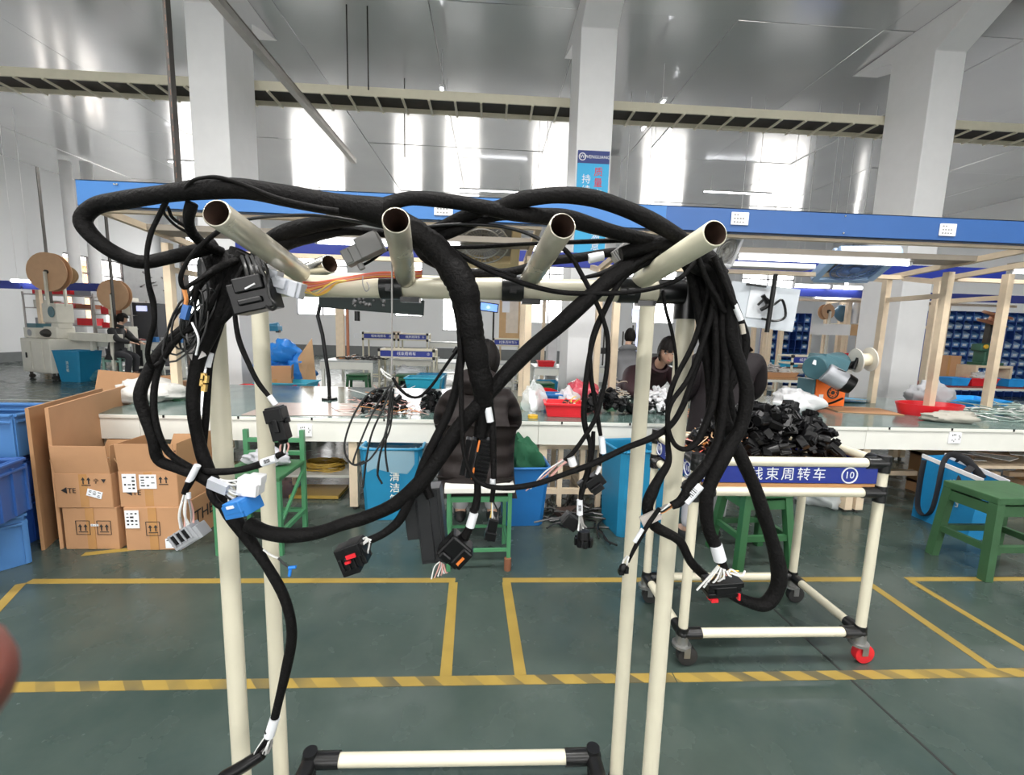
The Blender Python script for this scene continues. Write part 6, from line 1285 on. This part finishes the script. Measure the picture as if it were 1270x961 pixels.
bin_rack(at(955,420,13.5).x, at(1003,420,13.5).x, .15, 2.4, 13.5, 6, 8, 'rack of blue picking bins behind the drawing board', 'blue bins left of the right pillar', 'blue picking bin in the rack left of the right pillar')
# bench with the green press at the right
x0, x1, _, _ = px2(1150,470,1300,478,8.6); bench(x0, x1, 8.6, 1.1, .70, 'long pale table with red and blue trays behind the right canopy posts', top=M('table_red_edge', (.30,.06,.05), .5), ap=.05)
MBs = MB().b2((at(1205,446,8.9).x,8.8,.70), (at(1246,446,8.9).x,8.84,1.12)); t = thing('wooden_riser', 'pale wooden riser carrying the dark green press', 'riser', (at(1225,450,8.9).x,8.8,.70)); xa, xb = at(1203,446,8.9).x, at(1248,446,8.9).x
MB().b2((xa,8.75,1.09), (xb,9.2,1.14)).build('board', woodc, t); MB().b2((xa,8.75,.70), (xa+.05,9.2,1.09)).build('side', woodc, t); MB().b2((xb-.05,8.75,.70), (xb,9.2,1.09)).build('side', woodc, t)
t = thing('crimping_press', 'dark green crimping press with a copper spool behind the right canopy posts', 'machine', ((xa+xb)/2,8.95,1.14)); g = M('press_green', (.03,.11,.07), .4); xm = (xa+xb)/2
MB().box((xm,8.95,1.17), (.5,.3,.06)).build('base', g, t); MB().box((xm+.05,9.0,1.40), (.34,.25,.42)).box((xm-.12,8.95,1.52), (.3,.22,.16)).build('body', g, t, bev=.03); MB().cyl((xm-.02,8.82,1.36), (xm-.02,8.80,1.36), .07, n=14).build('flywheel', dsteel, t); MB().cyl((xm-.2,8.83,1.54), (xm-.2,8.80,1.54), .045, n=12).build('dial', yellow, t)
MB().bar((xm+.0,9.0,1.6), (xm+.02,9.0,2.15), .07, .1, (0,1,0)).build('reel_arm', dsteel, t); MB().lathe([(0,0),(.24,0),(.26,.05),(.1,.08),(.1,.16),(.26,.19),(.24,.24),(0,.24)], 24, (xm+.05,9.0,2.02), (.2,-.3,1)).build('copper_spool', M('copper_spool', (.35,.16,.09), .35, .5), t)
for k, (px, m, wd) in enumerate(((1192,M('tray_bright_blue',(0,0,0)),.42),(1222,red,.62),(1262,MATS['tray_bright_blue'],.4))): c = at(px,468,8.65); tray((c.x,8.78,.705), (wd,.3), .17, m, ['blue tray on the long pale table behind the right canopy posts','red tray on the long pale table under the wooden riser','blue tray on the long pale table at the right edge'][k])
c = at(1170,440,9.3); carton((c.x,9.3,.70), (.55,.3,.62), card, 'tall cardboard carton on the long pale table beside the right pillar')
c = at(1218,452,8.7); bag((c.x,8.72,.86), (.18,.1,.08), foil, 'clear film bundle on the red tray at the right', 'plastic_bag', 99)
for k, (px, py, m, lab) in enumerate(((1155,480,yellow,'yellow block behind the wide red tray'),(1152,474,binblue2,'blue block behind the wide red tray'),(1160,478,red,'red cone shape behind the wide red tray'))):
    c = at(px,py,5.45); single(MB().box((c.x+k*.1,5.3+.1*k,TZ+.05+.0*k), (.22,.08,.10), rz(12*k)), ['sponge_block','plastic_block','red_block'][k], m, lab, 'block')
# --- far left: reel machines
t = thing('machine_cabinet', 'white machine cabinet on castors at the far left with a cutting head on top', 'machine', (-11.7,12.1,0)); R = rz(-22); o = Vector((-11.55,12.35,0)); T = lambda v: o+R@Vector(v); mw_ = M('machine_cream', (.66,.64,.56), .5, var=.05)
MB().box(T((0,0,.62)), (1.25,1.0,.88), R).build('body', mw_, t, bev=.02); MB().box(T((-.36,-.51,.62)), (.42,.02,.74), R).build('door', mw_, t, bev=.01); MB().box(T((.12,-.51,.62)), (.46,.02,.74), R).build('door', mw_, t, bev=.01)
MB().box(T((-.33,-.53,.62)), (.03,.03,.14), R).build('door_handle', blackp, t)
for x in (-.5,.5):
    for y in (-.4,.4): MB().cyl(T((x,y,.06)), T((x+.05,y,.06)), .06, n=12).build('caster', dsteel, t); MB().cyl(T((x,y,.1)), T((x,y,.2)), .03, n=8).build('caster_stem', dsteel, t)
MB().box(T((-.4,-.2,1.2)), (.5,.4,.26), R).build('control_box', mw_, t, bev=.01); MB().cyl(T((-.38,-.41,1.2)), T((-.38,-.40,1.2)), .09, n=16).build('vent', greyp, t); MB().box(T((-.38,-.2,1.38)), (.4,.3,.12), R).build('blue_top', teal, t)
MB().box(T((.28,-.1,1.22)), (.55,.4,.3), R).box(T((.3,-.1,1.72)), (.62,.36,.5), R).box(T((.42,-.1,1.42)), (.3,.3,.2), R).build('head', mw_, t, bev=.02); MB().cyl(T((.42,-.29,1.75)), T((.42,-.30,1.75)), .14, n=18).build('gauge', teal, t); MB().sph(T((.15,-.15,1.2)), (.3,.25,.14), 14, 8).build('oily_tooling', dsteel, t); MB().box(T((1.3,.1,1.13)), (1.7,.35,.2), R).build('arm_table', mw_, t)
for x in (1.2,2.0): MB().b2((T((x,.1,0)).x-.03,T((x,.1,0)).y-.03,0), (T((x,.1,0)).x+.03,T((x,.1,0)).y+.03,1.05)).build('leg', mw_, t)
reel(at(65,338,11.9), .48, .14, (.02,-1,.0), kraft, 'big brown cable reel above the white machine cabinet', stand=1.9)
reel(at(82,341,12.25), .24, .25, (.5,-.8,.0), M('reel_gold', (.42,.30,.16), .5), 'small gold reel beside the big brown reel', stand=1.9)
reel(at(145,366,12.3), .40, .12, (0,-1,.0), kraft, 'brown cable reel above the far machine bench, second from the left wall', stand=1.2)
c = on(86,474,0); bin_((c.x,11.75,0), (.55,.5), (.78,.6), .78, binblue, 'blue bin on the floor beside the white machine cabinet', -10, txt='清洁箱')
bag((-10.25,11.9,0), (.2,.2,.16), M('cloth_teal', (.03,.15,.2), .7), 'dark teal bag on the floor right of the blue bin', 'bag', 105)
x0, x1, _, _ = px2(100,420,158,420,12.6); bench(x0, x1, 12.6, .9, 1.0, 'machine bench behind the small reel at the far left'); tangle('dark_parts', 'dark parts strewn over the machine bench at the far left', (x0+x1)/2, 12.9, .6, .3, 1.0, .12, 60, [dsteel,M('parts_red', (.2,.03,.03), .5),wblk], .025, .3)
single(MB().b2((x1-.35,12.7,1.0), (x1-.02,13.0,1.42)), 'control_unit', mw_, 'cream control unit below the second brown reel', 'machine')
x0, x1, _, _ = px2(172,405,225,405,12.8); bench(x0, x1, 12.8, .8, 1.0, 'pale table before the person in black at the far left', ap=.2)
for k in range(3): single(MB().b2((x0+.2+k*.35,12.82,1.0), (x0+.42+k*.35,12.95,1.14)), 'instrument_box', [binblue2,greyp,binblue2][k], ['left blue instrument on the pale table at the far left','grey instrument on the pale table at the far left','right blue instrument on the pale table at the far left'][k], 'instrument')
a, b = at(160,375,13.8), at(195,402,13.8); t = thing('dark_cabinet', 'dark cabinet with a lit screen behind the person in black', 'cabinet', ((a.x+b.x)/2,13.8,0)); MB().b2((a.x,13.8,0), (b.x,14.2,a.z)).build('body', M('cabinet_dark', (.04,.042,.05), .5), t); p, q = at(169,379,13.78), at(182,386,13.78); MB().b2((p.x,13.77,q.z), (q.x,13.8,p.z)).build('display', EM('screen_lilac', (.45,.5,.9), 1.0), t)
a, b = at(152,328,16), at(214,378,16); t = thing('wall_poster', 'white board with small drawings high behind the person in black', 'board', ((a.x+b.x)/2,16,0)); MB().b2((a.x,16,b.z), (b.x,16.05,a.z)).build('board', M('poster_white', (.68,.70,.70), .5), t)
mb = MB()
for k in range(14): mb.box((random.uniform(a.x+.2,b.x-.2),15.995,random.uniform(b.z+.2,a.z-.2)), (random.uniform(.06,.25),.006,random.uniform(.02,.08)), ry(random.uniform(-40,40)))
mb.build('drawings', M('ink_grey', (0,0,0)), t)
for x in (a.x+.1,b.x-.1): MB().b2((x-.04,16.0,0), (x+.04,16.06,b.z)).build('leg', white, t)
def wire_shelf(x0, x1, y, dp, zs, lab):
    t = thing('wire_shelf', lab, 'shelf', ((x0+x1)/2,y,0)); m = M('shelf_steel', (.40,.38,.36), .4, .5)
    for x in (x0,x1):
        for yy in (y,y+dp): MB().cyl((x,yy,0), (x,yy,zs[-1]+.05), .025, n=8).build('upright', m, t)
    for z in zs: MB().b2((x0,y,z-.03), (x1,y+dp,z)).build('shelf', m, t)
    return t
wire_shelf(-13.9, -11.9, 13.9, .6, (.4,.9,1.4,1.9,2.3), 'steel shelf behind the white machine cabinet'); wire_shelf(-11.7, -10.6, 13.6, .6, (.5,.95,1.35,1.75,2.15), 'steel shelf below the left window')
kk = 0
for (sx0, sx1, sy, zs) in ((-13.8,-12.0,14.0,(.9,1.4,1.9,2.3)),(-11.6,-10.7,13.7,(.95,1.35,1.75,2.15))):
    for z in zs:
        for q in range(3):
            m = random.choice([red,greyp,mw_,labelw,M('box_rust', (.3,.1,.05), .6)]); w_ = (sx1-sx0)/3; x = sx0+w_*(q+.5); h = random.uniform(.1,.26); single(MB().box((x,sy+.2,z+h/2), (w_*.8,.35,h)), 'shelf_carton', m, 'small carton stored on the steel shelves at the far left', 'carton', 'cartons on the far left shelves')
crate((-12.9,11.3,0), (.6,.5,.4), 'blue crate at the far left edge beside the white cabinet, lower one', crateb, 5); crate((-12.9,11.3,.41), (.6,.5,.4), 'blue crate at the far left edge beside the white cabinet, upper one', crateb, 5)
# --- fill behind the woman: tables with stands
x0, x1, _, _ = px2(748,440,800,440,8.6); bench(x0-.2, x1+.3, 9.6, .9, .86, 'pale table behind the woman with thin stands on it')
t = thing('stand_row', 'row of thin dark stands on the table behind the woman', 'stands', (x1,9.9,.86))
for k in range(7): x = x0-.1+k*.22; MB().cyl((x,9.9,.86), (x,9.9,1.5+.15*(k%3)), .018, n=6).build('stand_rod', dsteel, t); MB().box((x,9.9,1.2+.1*(k%2)), (.12,.08,.14)).build('clamp', blackp, t)
p, q = at(785,383,11.5), at(800,392,11.5); single(MB().b2((p.x,11.5,q.z), (q.x,11.56,p.z)).b2(((p.x+q.x)/2-.03,11.52,.0), ((p.x+q.x)/2+.03,11.56,q.z)), 'monitor', EM('screen_lilac', (0,0,0), 0), 'small lilac screen far behind between the right rack posts', 'screen')
x0, x1, _, _ = px2(845,440,935,440,9); bench(x0, x1, 9.4, 1.0, .86, 'pale table hidden behind the right harness')
# ================================================================ the photographer's fingertip at the left edge
c = ray(-14, 850).normalized(); tip = CAM+c*.085; back = tip-c_r*.075-c_u*.012+c_f*.004; S_ = spline([tip, tip.lerp(back,.12), tip.lerp(back,.4), tip.lerp(back,.7), back-c_u*.004], 5)
t = thing('finger', 'blurred pink fingertip reaching in at the left edge', 'finger', tuple(back)); n_ = len(S_); fr = [.0075*sqrt(min(1,(i+.15)/4.)) if i < 4 else .0075+.0006*sin(i*.6) for i in range(n_)]
MB().tube(S_, fr, 16).build('finger_skin', M('finger_skin', (.16,.045,.032), .5, var=.05), t)
MB().sph(tip.lerp(back,.12)+c_u*.0058, (.0055,.0042,.0022), 12, 8, Matrix((c_r,c_f,c_u)).transposed()).build('nail', M('nail', (.22,.08,.06), .3), t)
# ================================================================ flat print becomes mesh
dg = bpy.context.evaluated_depsgraph_get()
fonts = [o for o in bpy.data.objects if o.type == 'FONT']
for o in fonts:
    me = bpy.data.meshes.new_from_object(o.evaluated_get(dg)); n = bpy.data.objects.new('lettering', me); COL.objects.link(n); n.parent = o.parent; n.matrix_local = o.matrix_local.copy()
for o in fonts: bpy.data.objects.remove(o)
